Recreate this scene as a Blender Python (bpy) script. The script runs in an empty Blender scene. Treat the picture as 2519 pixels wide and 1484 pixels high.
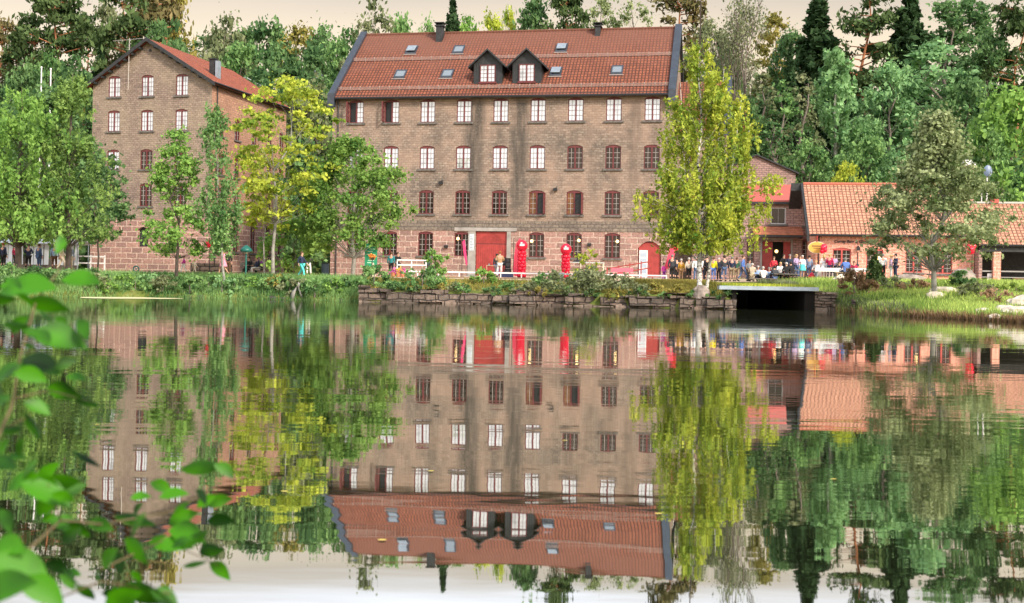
import bpy, bmesh, math, random
import numpy as np
from mathutils import Matrix, Vector
sc = bpy.context.scene
COL = sc.collection
R_ = math.radians
F, CAMH = 2900.0, 1.17          # focal length in units of a 2518-wide picture, camera height above water

# ------------------------------------------------------------------ camera, sky, sun, exposure
cam_d = bpy.data.cameras.new('camera'); cam = bpy.data.objects.new('camera', cam_d); COL.objects.link(cam)
cam.location = (0, 0, CAMH)
cam.rotation_euler = (Matrix.Rotation(R_(90), 3, 'X') @ Matrix.Rotation(R_(1.0), 3, 'Z')).to_euler()
cam_d.sensor_width = 36; cam_d.lens = 36 * F / 2518; cam_d.shift_y = -42 / 2518
cam_d.clip_start = 0.1; cam_d.clip_end = 3000
cam_d.dof.use_dof = True; cam_d.dof.focus_distance = 85; cam_d.dof.aperture_fstop = 4.5
sc.camera = cam

SUN_EL, SUN_AZ = 34.0, 38.0       # the sun stands behind the camera, to its right
world = bpy.data.worlds.new('World'); sc.world = world; world.use_nodes = True
nt = world.node_tree; N = nt.nodes; Lk = nt.links
for n in list(N): N.remove(n)
wout = N.new('ShaderNodeOutputWorld')
sky = N.new('ShaderNodeTexSky'); sky.sky_type = 'NISHITA'; sky.sun_disc = False; sky.air_density = 0.5; sky.dust_density = 5.0; sky.ozone_density = 0.3
sky.sun_elevation = R_(SUN_EL); sky.sun_rotation = R_(180 - SUN_AZ)
b1 = N.new('ShaderNodeBackground'); b1.inputs[1].default_value = 0.05; Lk.new(sky.outputs[0], b1.inputs[0])
tc = N.new('ShaderNodeTexCoord'); sx = N.new('ShaderNodeSeparateXYZ'); Lk.new(tc.outputs['Generated'], sx.inputs[0])
# thin evening overcast: warm cream near the horizon, paler and cooler higher up
mr = N.new('ShaderNodeMapRange'); mr.inputs[1].default_value = 0.0; mr.inputs[2].default_value = 1.0; Lk.new(sx.outputs[2], mr.inputs[0])
cn = N.new('ShaderNodeTexNoise'); cn.inputs['Scale'].default_value = 2.5; cn.inputs['Detail'].default_value = 4
cm = N.new('ShaderNodeMapping'); cm.inputs['Scale'].default_value = (1, 1, 5); Lk.new(tc.outputs['Generated'], cm.inputs[0]); Lk.new(cm.outputs[0], cn.inputs[0])
ad = N.new('ShaderNodeMath'); ad.operation = 'MULTIPLY_ADD'; ad.inputs[1].default_value = 0.04; Lk.new(cn.outputs[0], ad.inputs[0]); Lk.new(mr.outputs[0], ad.inputs[2])
su = N.new('ShaderNodeMath'); su.operation = 'SUBTRACT'; su.inputs[1].default_value = 0.02; Lk.new(ad.outputs[0], su.inputs[0])
rp = N.new('ShaderNodeValToRGB'); cr = rp.color_ramp
cr.elements[0].position = 0.0; cr.elements[0].color = (0.90, 0.70, 0.48, 1)
cr.elements[1].position = 1.0; cr.elements[1].color = (0.62, 0.68, 0.80, 1)
for p, c in ((0.11, (0.98, 0.80, 0.56, 1)), (0.195, (0.97, 0.77, 0.48, 1)), (0.236, (0.66, 0.54, 0.37, 1)), (0.262, (1.30, 1.33, 1.42, 1)), (0.42, (0.8, 0.84, 0.9, 1))):
    e = cr.elements.new(p); e.color = c
Lk.new(su.outputs[0], rp.inputs[0])
b2 = N.new('ShaderNodeBackground'); Lk.new(rp.outputs[0], b2.inputs[0])
# the sky behind the camera (towards the veiled sun) is brighter than the sky over the wood
m2 = N.new('ShaderNodeMapRange'); m2.inputs[1].default_value = 0.35; m2.inputs[2].default_value = -0.6
m2.inputs[3].default_value = 0.72; m2.inputs[4].default_value = 1.1; Lk.new(sx.outputs[1], m2.inputs[0]); Lk.new(m2.outputs[0], b2.inputs[1])
ash = N.new('ShaderNodeAddShader'); Lk.new(b1.outputs[0], ash.inputs[0]); Lk.new(b2.outputs[0], ash.inputs[1]); Lk.new(ash.outputs[0], wout.inputs[0])

sun_d = bpy.data.lights.new('sun', 'SUN'); sun_d.energy = 2.9; sun_d.angle = R_(7); sun_d.color = (1.0, 0.88, 0.72)
sun = bpy.data.objects.new('sun', sun_d); COL.objects.link(sun)
az, el = R_(SUN_AZ), R_(SUN_EL)
sdir = Vector((math.sin(az) * math.cos(el), -math.cos(az) * math.cos(el), math.sin(el)))
sun.rotation_euler = sdir.to_track_quat('Z', 'Y').to_euler()
sc.view_settings.view_transform = 'Standard'; sc.view_settings.look = 'None'
sc.view_settings.exposure = 0.50; sc.view_settings.gamma = 1.0
cy = sc.cycles
cy.use_denoising = True; cy.max_bounces = 5; cy.diffuse_bounces = 2; cy.glossy_bounces = 3; cy.transmission_bounces = 2
cy.transparent_max_bounces = 4; cy.caustics_reflective = False; cy.caustics_refractive = False; cy.sample_clamp_indirect = 4

# ------------------------------------------------------------------ helpers
def UV(x, y): return (x - 1259) - 0.0175 * (742 - y), (742 - y) + 0.0175 * (x - 1259) - 42
def at(x, y, Y):
    u, v = UV(x, y); return Vector((u / F * Y, Y, CAMH + v / F * Y))
def tag(o, label=None, cat=None, group=None, kind=None):
    if label: o['label'] = label
    if cat: o['category'] = cat
    if group: o['group'] = group
    if kind: o['kind'] = kind
    return o
def empty(name, loc, rz=0.0, label=None, cat=None, group=None):
    o = bpy.data.objects.new(name, None); COL.objects.link(o); o.location = loc; o.rotation_euler = (0, 0, rz)
    o.empty_display_size = 0.3
    return tag(o, label, cat, group)
def link(name, me, mat=None, parent=None, loc=None, objmat=False):
    o = bpy.data.objects.new(name, me); COL.objects.link(o)
    if parent is not None: o.parent = parent
    if loc is not None: o.location = loc
    if mat is not None:
        if not me.materials: me.materials.append(mat)
        if objmat:
            o.material_slots[0].link = 'OBJECT'; o.material_slots[0].material = mat
    return o

class MB:
    def __init__(s): s.v = []; s.f = []
    def poly(s, pts):
        b = len(s.v); s.v += [tuple(p) for p in pts]; s.f.append(tuple(range(b, b + len(pts)))); return s
    def box(s, x0, x1, y0, y1, z0, z1):
        b = len(s.v)
        s.v += [(x0, y0, z0), (x1, y0, z0), (x1, y1, z0), (x0, y1, z0), (x0, y0, z1), (x1, y0, z1), (x1, y1, z1), (x0, y1, z1)]
        for q in ((0, 3, 2, 1), (4, 5, 6, 7), (0, 1, 5, 4), (1, 2, 6, 5), (2, 3, 7, 6), (3, 0, 4, 7)): s.f.append(tuple(b + i for i in q))
        return s
    def prism(s, prof, y0, y1):       # outline in x,z extruded along y
        n = len(prof); b = len(s.v)
        s.v += [(x, y0, z) for x, z in prof] + [(x, y1, z) for x, z in prof]
        s.f.append(tuple(b + i for i in range(n))); s.f.append(tuple(b + n + i for i in reversed(range(n))))
        for i in range(n):
            j = (i + 1) % n; s.f.append((b + i, b + n + i, b + n + j, b + j))
        return s
    def tube(s, pts, rad, n=6, cap=True):
        pts = [Vector(p) for p in pts]; b = len(s.v)
        if not isinstance(rad, (list, tuple)): rad = [rad] * len(pts)
        for i, p in enumerate(pts):
            d = (pts[min(i + 1, len(pts) - 1)] - pts[max(i - 1, 0)])
            if d.length < 1e-6: d = Vector((0, 0, 1))
            d.normalize(); a = d.orthogonal().normalized() if abs(d.z) < .9 else Vector((1, 0, 0)).cross(d).normalized()
            c = d.cross(a)
            for k in range(n):
                t = 2 * math.pi * k / n; s.v.append(tuple(p + (a * math.cos(t) + c * math.sin(t)) * rad[i]))
        for i in range(len(pts) - 1):
            for k in range(n):
                k2 = (k + 1) % n; s.f.append((b + i * n + k, b + i * n + k2, b + (i + 1) * n + k2, b + (i + 1) * n + k))
        if cap:
            s.f.append(tuple(b + k for k in reversed(range(n)))); e = b + (len(pts) - 1) * n; s.f.append(tuple(e + k for k in range(n)))
        return s
    def ball(s, c, r, sq=(1, 1, 1), n=10, m=7, jit=0, rnd=None):
        b = len(s.v); c = Vector(c)
        for i in range(m + 1):
            th = math.pi * i / m
            for k in range(n):
                ph = 2 * math.pi * k / n; j = 1 + (rnd.uniform(-jit, jit) if jit and 0 < i < m else 0)
                s.v.append((c.x + r * sq[0] * math.sin(th) * math.cos(ph) * j, c.y + r * sq[1] * math.sin(th) * math.sin(ph) * j, c.z + r * sq[2] * math.cos(th) * j))
        for i in range(m):
            for k in range(n):
                k2 = (k + 1) % n; s.f.append((b + i * n + k, b + (i + 1) * n + k, b + (i + 1) * n + k2, b + i * n + k2))
        return s
    def mesh(s, name, smooth=False):
        me = bpy.data.meshes.new(name); me.from_pydata(s.v, [], s.f)
        if smooth: me.polygons.foreach_set('use_smooth', [True] * len(me.polygons))
        me.update(); return me
    def build(s, name, mat, parent=None, smooth=False, loc=None): return link(name, s.mesh(name, smooth), mat, parent, loc)

# ------------------------------------------------------------------ materials
MAT = {}
def newmat(name):
    m = bpy.data.materials.new(name); m.use_nodes = True; m.node_tree.nodes.clear(); return m, m.node_tree.nodes, m.node_tree.links
def plain(name, col, rough=0.7, metal=0.0, var=0.0, scale=3.0, emit=None, spec=0.5, bump=0.0):
    if name in MAT: return MAT[name]
    m, n, l = newmat(name); o = n.new('ShaderNodeOutputMaterial'); p = n.new('ShaderNodeBsdfPrincipled'); l.new(p.outputs[0], o.inputs[0])
    p.inputs['Roughness'].default_value = rough; p.inputs['Metallic'].default_value = metal; p.inputs['Specular IOR Level'].default_value = spec
    p.inputs['Base Color'].default_value = (*col, 1)
    if var > 0:
        t = n.new('ShaderNodeTexCoord'); z = n.new('ShaderNodeTexNoise'); z.inputs['Scale'].default_value = scale; z.inputs['Detail'].default_value = 5
        l.new(t.outputs['Object'], z.inputs[0]); r = n.new('ShaderNodeValToRGB'); l.new(z.outputs[0], r.inputs[0])
        r.color_ramp.elements[0].position = .3; r.color_ramp.elements[1].position = .7
        r.color_ramp.elements[0].color = (*[c * (1 - var) for c in col], 1); r.color_ramp.elements[1].color = (*[min(1, c * (1 + var)) for c in col], 1)
        l.new(r.outputs[0], p.inputs['Base Color'])
        if bump:
            b = n.new('ShaderNodeBump'); b.inputs['Distance'].default_value = bump; l.new(z.outputs[0], b.inputs['Height']); l.new(b.outputs[0], p.inputs['Normal'])
    if emit: p.inputs['Emission Color'].default_value = (*emit[0], 1); p.inputs['Emission Strength'].default_value = emit[1]
    MAT[name] = m; return m

def masonry(name, c1, c2, mortar, bw, rh, ms, dirt=(0.12, 0.10, 0.08), dirt_amt=0.5, vmode='wall', vscale=1.0, stains=None, topz=None, bump=0.02, wob=0.03, offset=0.5, patch=None, patch_amt=0.0):
    """brick, block or tile pattern laid in metres over (x+y, z) of the object"""
    m, n, l = newmat(name); o = n.new('ShaderNodeOutputMaterial'); p = n.new('ShaderNodeBsdfPrincipled'); l.new(p.outputs[0], o.inputs[0])
    p.inputs['Roughness'].default_value = 0.85; p.inputs['Specular IOR Level'].default_value = 0.25
    t = n.new('ShaderNodeTexCoord'); s = n.new('ShaderNodeSeparateXYZ'); l.new(t.outputs['Object'], s.inputs[0])
    a = n.new('ShaderNodeMath'); a.operation = 'ADD'; l.new(s.outputs[0], a.inputs[0])
    if vmode == 'wall': l.new(s.outputs[1], a.inputs[1])
    else: a.inputs[1].default_value = 0
    if vmode == 'roofy':      # slope runs along x: across = y
        l.new(s.outputs[1], a.inputs[0])
    v = n.new('ShaderNodeMath'); v.operation = 'MULTIPLY'; v.inputs[1].default_value = vscale; l.new(s.outputs[2], v.inputs[0])
    c = n.new('ShaderNodeCombineXYZ'); l.new(a.outputs[0], c.inputs[0]); l.new(v.outputs[0], c.inputs[1])
    z = n.new('ShaderNodeTexNoise'); z.inputs['Scale'].default_value = 1.7; z.inputs['Detail'].default_value = 3; l.new(t.outputs['Object'], z.inputs[0])
    w = n.new('ShaderNodeVectorMath'); w.operation = 'SCALE'; w.inputs['Scale'].default_value = wob; l.new(z.outputs['Color'], w.inputs[0])
    w2 = n.new('ShaderNodeVectorMath'); l.new(c.outputs[0], w2.inputs[0]); l.new(w.outputs[0], w2.inputs[1])
    br = n.new('ShaderNodeTexBrick'); l.new(w2.outputs[0], br.inputs[0]); br.offset = offset
    br.inputs['Color1'].default_value = (*c1, 1); br.inputs['Color2'].default_value = (*c2, 1); br.inputs['Mortar'].default_value = (*mortar, 1)
    br.inputs['Scale'].default_value = 1; br.inputs['Brick Width'].default_value = bw; br.inputs['Row Height'].default_value = rh
    br.inputs['Mortar Size'].default_value = ms; br.inputs['Mortar Smooth'].default_value = 0.3; br.inputs['Bias'].default_value = 0.0
    col = br.outputs[0]
    def mix(col, fac, c2, mode='MIX'):
        x = n.new('ShaderNodeMix'); x.data_type = 'RGBA'; x.blend_type = mode; l.new(col, x.inputs[6])
        if isinstance(c2, tuple): x.inputs[7].default_value = (*c2, 1)
        else: l.new(c2, x.inputs[7])
        if isinstance(fac, float): x.inputs[0].default_value = fac
        else: l.new(fac, x.inputs[0])
        return x.outputs[2]
    def ramp(src, p0, p1, hi=1.0, lo=0.0):
        r = n.new('ShaderNodeMapRange'); r.inputs[1].default_value = p0; r.inputs[2].default_value = p1; r.inputs[3].default_value = lo; r.inputs[4].default_value = hi; l.new(src, r.inputs[0]); return r.outputs[0]
    # speckle from stone to stone
    z2 = n.new('ShaderNodeTexNoise'); z2.inputs['Scale'].default_value = 6.0; z2.inputs['Detail'].default_value = 6; z2.inputs['Roughness'].default_value = .7
    l.new(t.outputs['Object'], z2.inputs[0])
    g = n.new('ShaderNodeMapRange'); g.inputs[1].default_value = .3; g.inputs[2].default_value = .7; g.inputs[3].default_value = .55; g.inputs[4].default_value = 1.5; l.new(z2.outputs[0], g.inputs[0])
    gc = n.new('ShaderNodeCombineColor'); [l.new(g.outputs[0], gc.inputs[i]) for i in range(3)]
    col = mix(col, 1.0, gc.outputs[0], 'MULTIPLY')
    z3 = n.new('ShaderNodeTexNoise'); z3.inputs['Scale'].default_value = .28; z3.inputs['Detail'].default_value = 6; z3.inputs['Roughness'].default_value = .65; l.new(t.outputs['Object'], z3.inputs[0])
    if patch: col = mix(col, ramp(z3.outputs[0], .62, .42, patch_amt), patch)
    col = mix(col, ramp(z3.outputs[0], .48, .75, dirt_amt), dirt)
    if stains:   # weathering streaks with a shape of their own: (centre u, half width, z top, z bottom, strength)
        for (u, hw, zt, zb, am) in stains:
            d = n.new('ShaderNodeMath'); d.operation = 'SUBTRACT'; l.new(s.outputs[0], d.inputs[0]); d.inputs[1].default_value = u
            wz = n.new('ShaderNodeMath'); wz.operation = 'MULTIPLY_ADD'; wz.inputs[1].default_value = 1.6; wz.inputs[2].default_value = -.8; l.new(z3.outputs[0], wz.inputs[0])
            d1 = n.new('ShaderNodeMath'); d1.operation = 'ADD'; l.new(d.outputs[0], d1.inputs[0]); l.new(wz.outputs[0], d1.inputs[1])
            d2 = n.new('ShaderNodeMath'); d2.operation = 'ABSOLUTE'; l.new(d1.outputs[0], d2.inputs[0])
            e = ramp(d2.outputs[0], hw, hw * .35, am)
            f1 = ramp(s.outputs[2], zt, zt - .8); f2 = ramp(s.outputs[2], zb, zb + 3)
            k = n.new('ShaderNodeMath'); k.operation = 'MULTIPLY'; l.new(e, k.inputs[0]); l.new(f1, k.inputs[1])
            k2 = n.new('ShaderNodeMath'); k2.operation = 'MULTIPLY'; l.new(k.outputs[0], k2.inputs[0]); l.new(f2, k2.inputs[1])
            k3 = n.new('ShaderNodeMath'); k3.operation = 'MULTIPLY'; l.new(k2.outputs[0], k3.inputs[0])
            if u == stains[0][0]:
                smp = n.new('ShaderNodeMapping'); smp.inputs['Scale'].default_value = (2.6, 2.6, .35); l.new(t.outputs['Object'], smp.inputs[0]); sz = n.new('ShaderNodeTexNoise'); sz.inputs['Scale'].default_value = 1.0; sz.inputs['Detail'].default_value = 5; l.new(smp.outputs[0], sz.inputs[0])
                smx = n.new('ShaderNodeMath'); smx.operation = 'MULTIPLY'; l.new(ramp(sz.outputs[0], .30, .55, 1.0, .25), smx.inputs[0]); l.new(ramp(z2.outputs[0], .3, .52, 1.0, .35), smx.inputs[1])
            l.new(smx.outputs[0], k3.inputs[1])
            col = mix(col, k3.outputs[0], dirt)
    if topz:     # soot and lichen browning the upper courses
        e0 = n.new('ShaderNodeMath'); e0.operation = 'MULTIPLY_ADD'; e0.inputs[1].default_value = 5.0; l.new(z3.outputs[0], e0.inputs[0]); l.new(s.outputs[2], e0.inputs[2])
        col = mix(col, ramp(e0.outputs[0], topz[0] + 2.5, topz[1] + 2.5, topz[2]), dirt)
    l.new(col, p.inputs['Base Color'])
    if bump:
        b = n.new('ShaderNodeBump'); b.inputs['Distance'].default_value = bump; b.inputs['Strength'].default_value = .8
        h = n.new('ShaderNodeMath'); h.operation = 'SUBTRACT'; l.new(z2.outputs[0], h.inputs[0]); l.new(br.outputs['Fac'], h.inputs[1])
        l.new(h.outputs[0], b.inputs['Height']); l.new(b.outputs[0], p.inputs['Normal'])
    MAT[name] = m; return m

def leafmat(name, dark, light, trans=0.35):
    if name in MAT: return MAT[name]
    dark = tuple(min(.9, c * k + a) for c, k, a in zip(dark, (1.35, 1.35, 1.7), (0, 0, .006))); light = tuple(min(.9, c * k + a) for c, k, a in zip(light, (1.22, 1.25, 2.0), (0, 0, .02))); trans = min(.5, trans)
    m, n, l = newmat(name); o = n.new('ShaderNodeOutputMaterial')
    at_ = n.new('ShaderNodeAttribute'); at_.attribute_name = 'tint'
    r = n.new('ShaderNodeMix'); r.data_type = 'RGBA'; r.inputs[6].default_value = (*dark, 1); r.inputs[7].default_value = (*light, 1); l.new(at_.outputs['Fac'], r.inputs[0])
    d = n.new('ShaderNodeBsdfDiffuse'); t = n.new('ShaderNodeBsdfTranslucent'); l.new(r.outputs[2], d.inputs[0]); l.new(r.outputs[2], t.inputs[0])
    mx = n.new('ShaderNodeMixShader'); mx.inputs[0].default_value = trans; l.new(d.outputs[0], mx.inputs[1]); l.new(t.outputs[0], mx.inputs[2])
    l.new(mx.outputs[0], o.inputs[0]); MAT[name] = m; return m

M_FRAME = plain('window_red', (0.135, 0.028, 0.030), .5, var=.2)
M_BARS = plain('bars_grey', (0.42, 0.38, 0.37), .6)
M_BARW = plain('bars_dark', (.20, .16, .17), .6)
M_SILL = plain('sill_slate', (0.13, 0.12, 0.11), .8, var=.4, scale=5)
M_DARK = plain('dark_glass', (0.03, 0.02, 0.018), .08, var=.6, scale=1.5)
def painted_sky_glass():  # painted reflection: pale for mirrored sky, grey patches for mirrored trees
    m, n, l = newmat('painted_sky_pane'); o = n.new('ShaderNodeOutputMaterial')
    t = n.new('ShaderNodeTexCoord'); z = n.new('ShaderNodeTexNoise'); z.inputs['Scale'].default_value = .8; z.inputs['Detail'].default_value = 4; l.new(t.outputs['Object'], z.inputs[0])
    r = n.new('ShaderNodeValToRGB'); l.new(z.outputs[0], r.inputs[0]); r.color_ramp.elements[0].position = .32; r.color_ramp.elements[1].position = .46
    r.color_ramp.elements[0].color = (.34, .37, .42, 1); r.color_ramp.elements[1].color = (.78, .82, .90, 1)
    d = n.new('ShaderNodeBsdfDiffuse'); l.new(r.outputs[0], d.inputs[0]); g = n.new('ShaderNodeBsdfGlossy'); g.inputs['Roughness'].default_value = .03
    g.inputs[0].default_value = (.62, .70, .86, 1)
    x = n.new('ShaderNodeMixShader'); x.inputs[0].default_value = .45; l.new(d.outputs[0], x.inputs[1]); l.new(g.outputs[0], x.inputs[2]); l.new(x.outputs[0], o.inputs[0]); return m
M_WHITE = painted_sky_glass()
M_AMBER = plain('curtain_glow', (0.13, 0.055, 0.02), .4, var=.8, scale=1.6, emit=((1, .42, .10), .035))  # brown curtain tone with a faint painted glow, no lamp behind it
M_LAMP = plain('lamp_glow', (1, .8, .5), .5, emit=((1, .62, .22), 3.0))
M_BLACKW = plain('black_boards', (0.025, 0.027, 0.03), .6, var=.5, scale=4)
M_GUT = plain('gutter_black', (0.02, 0.02, 0.022), .4)
M_SLATE = plain('parapet_metal', (0.055, 0.068, 0.09), .35, metal=.3, var=.2)
M_GUARD = plain('snow_guard', (0.40, 0.30, 0.27), .5)
M_CONC = plain('concrete', (0.33, 0.31, 0.29), .9, var=.25, scale=1.5, bump=.01)
M_WHITEP = plain('white_paint', (0.78, 0.78, 0.80), .5)
M_REDD = plain('red_boards', (0.36, 0.045, 0.04), .55, var=.2, scale=3)
M_BALL = plain('balloon_red', (0.80, 0.012, 0.05), .18)
M_FLAG = plain('flag_red', (0.78, 0.06, 0.12), .6, var=.15)
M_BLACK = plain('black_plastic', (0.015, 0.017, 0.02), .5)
M_WOODL = plain('pale_wood', (0.42, 0.30, 0.20), .8, var=.25)
M_STEEL = plain('grey_steel', (0.30, 0.36, 0.42), .45, metal=.3, var=.15)
M_IVORY = plain('ivory', (0.75, 0.68, 0.52), .6)
M_TEAL = plain('teal_enamel', (0.02, 0.16, 0.14), .4)

SAND1, SAND2 = (0.315, 0.26, 0.215), (0.17, 0.137, 0.115)
stn = [(12.65, 1.05, 17.4, 5.8, 1.0), (16.65, .9, 17.3, 5.8, 1.0), (26.2, .7, 17.0, 8, .5), (9.5, .6, 16.9, 9, .3), (22.9, .5, 13, 6, .4)] + [(2.15 + 3.2 * i, .55, z, z - 3.2, .55) for i, z in ((1, 10.8), (2, 10.8), (4, 14.8), (5, 10.8), (6, 14.8), (6, 6.95), (7, 10.8), (8, 14.8), (3, 6.95))]
M_MILL = masonry('mill_brick', SAND1, SAND2, (0.16, 0.13, 0.11), .40, .20, .022, dirt=(.085, .075, .065), dirt_amt=.42, stains=stn, wob=.16, patch=(.40, .28, .215), patch_amt=.55)
M_MILLG = masonry('mill_granite', (0.39, 0.235, 0.20), (0.25, 0.16, 0.14), (0.54, 0.43, 0.36), 1.05, .48, .04, dirt=(.2, .15, .13), dirt_amt=.5, wob=.14, bump=.03)
M_BAND = masonry('mill_band', (0.24, 0.20, 0.16), (0.17, 0.14, 0.12), (0.12, .10, .09), .6, .3, .03, dirt=(.06, .06, .055), dirt_amt=.8)
M_LEFTB = masonry('left_brick', (0.33, 0.245, 0.205), (0.22, 0.16, 0.138), (0.15, 0.12, 0.10), .40, .20, .02, dirt=(.13, .10, .09), dirt_amt=.45, wob=.16, patch=(.38, .32, .22), patch_amt=.35)
M_LEFTS = masonry('left_side_sun_brick', (0.50, 0.29, 0.195), (0.37, 0.21, 0.145), (0.34, .2, .15), .5, .22, .025, dirt=(.25, .13, .10), dirt_amt=.5)  # oranger than the gable brick: warm sunlight put into the colour
M_LEFTG = masonry('left_granite', (0.42, 0.24, 0.20), (0.26, 0.155, 0.14), (0.60, 0.44, 0.36), 1.15, .52, .045, dirt=(.2, .14, .12), dirt_amt=.4, wob=.14, bump=.03)
ROOFC = dict(vmode='roofx', bump=.05, wob=.02, offset=0.0)
M_ROOF = masonry('mill_tiles', (0.36, 0.115, 0.062), (0.25, 0.078, 0.045), (0.06, 0.025, 0.02), .29, .42, .055, dirt=(.19, .085, .06), dirt_amt=.9, topz=(19.5, 24.5, .85), patch=(.13, .06, .04), patch_amt=.35, vscale=1.55, **ROOFC)
M_ROOFL = masonry('left_tiles', (0.38, 0.115, 0.062), (0.28, 0.08, 0.045), (0.14, .04, .03), .42, .30, .04, dirt=(.2, .08, .05), dirt_amt=.5, vmode='roofy', vscale=1.8, bump=.05, offset=0.0)
M_ROOFT = masonry('tavern_tiles', (0.58, 0.31, 0.20), (0.44, 0.225, 0.15), (0.20, .09, .06), .30, .36, .045, dirt=(.42, .19, .14), dirt_amt=.5, vscale=1.6, **ROOFC)
M_PINK = masonry('pink_brick', (0.78, 0.36, 0.27), (0.66, 0.27, 0.20), (0.80, .50, .40), .5, .22, .03, dirt=(.55, .22, .18), dirt_amt=.4)
M_PURB = masonry('dusky_brick', (0.46, 0.29, 0.26), (0.33, 0.21, 0.19), (0.2, .15, .14), .45, .2, .025, dirt=(.16, .12, .11), dirt_amt=.4)
M_REDMET = plain('red_sheet_roof', (0.52, 0.11, 0.085), .5, var=.1)
M_RETW = masonry('bank_masonry', (0.24, 0.18, 0.145), (0.12, 0.10, 0.085), (0.05, .04, .035), .7, .33, .04, dirt=(.06, .055, .05), dirt_amt=.6, wob=.25, bump=.05)
M_ROCK = plain('rock', (0.30, 0.25, 0.22), .9, var=.5, scale=2.2, bump=.05)
M_ROCKP = plain('pale_rock', (0.62, 0.55, 0.45), .9, var=.35, scale=3, bump=.04)

# ------------------------------------------------------------------ ground, path, water
SH = [(-300, 40), (-60, 52), (-30, 62), (-26, 68), (-22.5, 71.5), (-17.5, 72.5), (-9.1, 71), (-8.9, 68.5), (0, 67.8), (5.5, 67), (12.48, 65.5), (16.7, 66), (18.0, 66), (18.5, 55), (20.2, 47.5), (24, 44), (40, 40), (300, 36)]
def shore(x): return float(np.interp(x, [p[0] for p in SH], [p[1] for p in SH]))
def smooth(a, b, x):
    t = min(1, max(0, (x - a) / (b - a))); return t * t * (3 - 2 * t)
def ground(x, y, raw=False):
    s = shore(x); t = y - s
    if y < 4.5: return -1.4 + 1.75 * smooth(4.2, 1.5, y)
    if t <= 0: return max(-1.5, t * .5)
    left = np.interp(t, [0, .15, 1, 3, 5, 8, 30], [0.02, .25, .6, 1.2, 1.42, 1.48, 1.66])
    mid = np.interp(t, [0, .04, .06, .3, 2.5, 5, 8, 30], [-.6, -.5, .58, .72, 1.0, 1.42, 1.5, 1.70])
    rgt = np.interp(t, [0, 3, 10, 18, 26, 36, 60], [0.0, .25, .55, 1.0, 1.5, 1.82, 1.95])
    wl = 1 - smooth(-9.3, -8.8, x); wr = smooth(17.0, 18.6, x)
    z = left * wl + mid * (1 - wl) * (1 - wr) + rgt * wr
    if 12.5 < x < 16.65 and t < 14: z = -1.5
    else: z += .10 * smooth(12, 20, x) * smooth(8, 20, t)
    if x > 17 and t > 4: z += .12 * math.sin(x * .9 + y * .5) * math.sin(y * .35) * smooth(36, 20, t)
    h0 = np.interp(x, [-60, -46, -42, -14, -12, 14, 17, 40], [122, 124, 144, 144, 124, 124, 110, 108])
    h = y - h0
    if h > 0: z += .42 * min(h, 46) + .12 * max(0, h - 46) if h > 2 else .1 * h
    if y > 100: z += .5 * math.sin(x * .11 + 1) * math.sin(y * .07) * smooth(100, 150, y)
    return float(z)
def onground(x, y, dz=0): return Vector((x, y, ground(x, y) + dz))
XS = sorted(set([-1500, -600, -300, -200, -150, -120] + list(np.arange(-100, 100.1, 2.0)) + [120, 150, 200, 300, 600, 1500] + [-9.1, -8.95, -8.8, 12.48, 12.52, 16.63, 16.67, 18.0, 18.5, 19.2, 20.2, 17.3]))
TS = [-18, -10, -5, -2, -.6, 0, .05, .07, .3, 1, 2, 3, 4, 5, 6.5, 8, 10, 12, 13.9, 14.1, 17, 20, 24]
YS = [-400, -60, -10, 0, 1.5, 2.5, 3.5, 4.4, 6, 15]
YF = list(np.arange(96, 200, 4.0)) + [210, 225, 250, 300, 400, 700, 1500]
def gridmesh(name, xs, rows, zf):
    v = []; f = []
    for x in xs:
        for (k, a) in rows:
            y = a if k == 'y' else shore(x) + a
            v.append((x, y, zf(x, y, a if k == 't' else None)))
    n = len(rows)
    for i in range(len(xs) - 1):
        for j in range(n - 1): f.append((i * n + j, (i + 1) * n + j, (i + 1) * n + j + 1, i * n + j + 1))
    me = bpy.data.meshes.new(name); me.from_pydata(v, [], f); me.polygons.foreach_set('use_smooth', [True] * len(f)); return me
def zf(x, y, a):
    if a is not None and a in (-18, -10, -5): return -1.5
    return ground(x, y)
m, n, l = newmat('meadow'); o = n.new('ShaderNodeOutputMaterial'); p = n.new('ShaderNodeBsdfPrincipled'); p.inputs['Roughness'].default_value = .95
p.inputs['Specular IOR Level'].default_value = .1
t = n.new('ShaderNodeTexCoord'); z = n.new('ShaderNodeTexNoise'); z.inputs['Scale'].default_value = .45; z.inputs['Detail'].default_value = 8; z.inputs['Roughness'].default_value = .7
r = n.new('ShaderNodeValToRGB'); l.new(t.outputs['Object'], z.inputs[0]); l.new(z.outputs[0], r.inputs[0])
e = r.color_ramp.elements; e[0].position = .3; e[0].color = (.075, .06, .035, 1); e[1].position = .7; e[1].color = (.30, .25, .11, 1)
q = e.new(.5); q.color = (.12, .16, .035, 1)
l.new(r.outputs[0], p.inputs['Base Color']); l.new(p.outputs[0], o.inputs[0])
b = n.new('ShaderNodeBump'); b.inputs['Distance'].default_value = .15; l.new(z.outputs[0], b.inputs['Height']); l.new(b.outputs[0], p.inputs['Normal'])
ter = link('ground', gridmesh('ground', XS, [('y', a) for a in YS] + [('t', a) for a in TS] + [('y', a) for a in YF], zf), m)
tag(ter, kind='structure')

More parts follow.
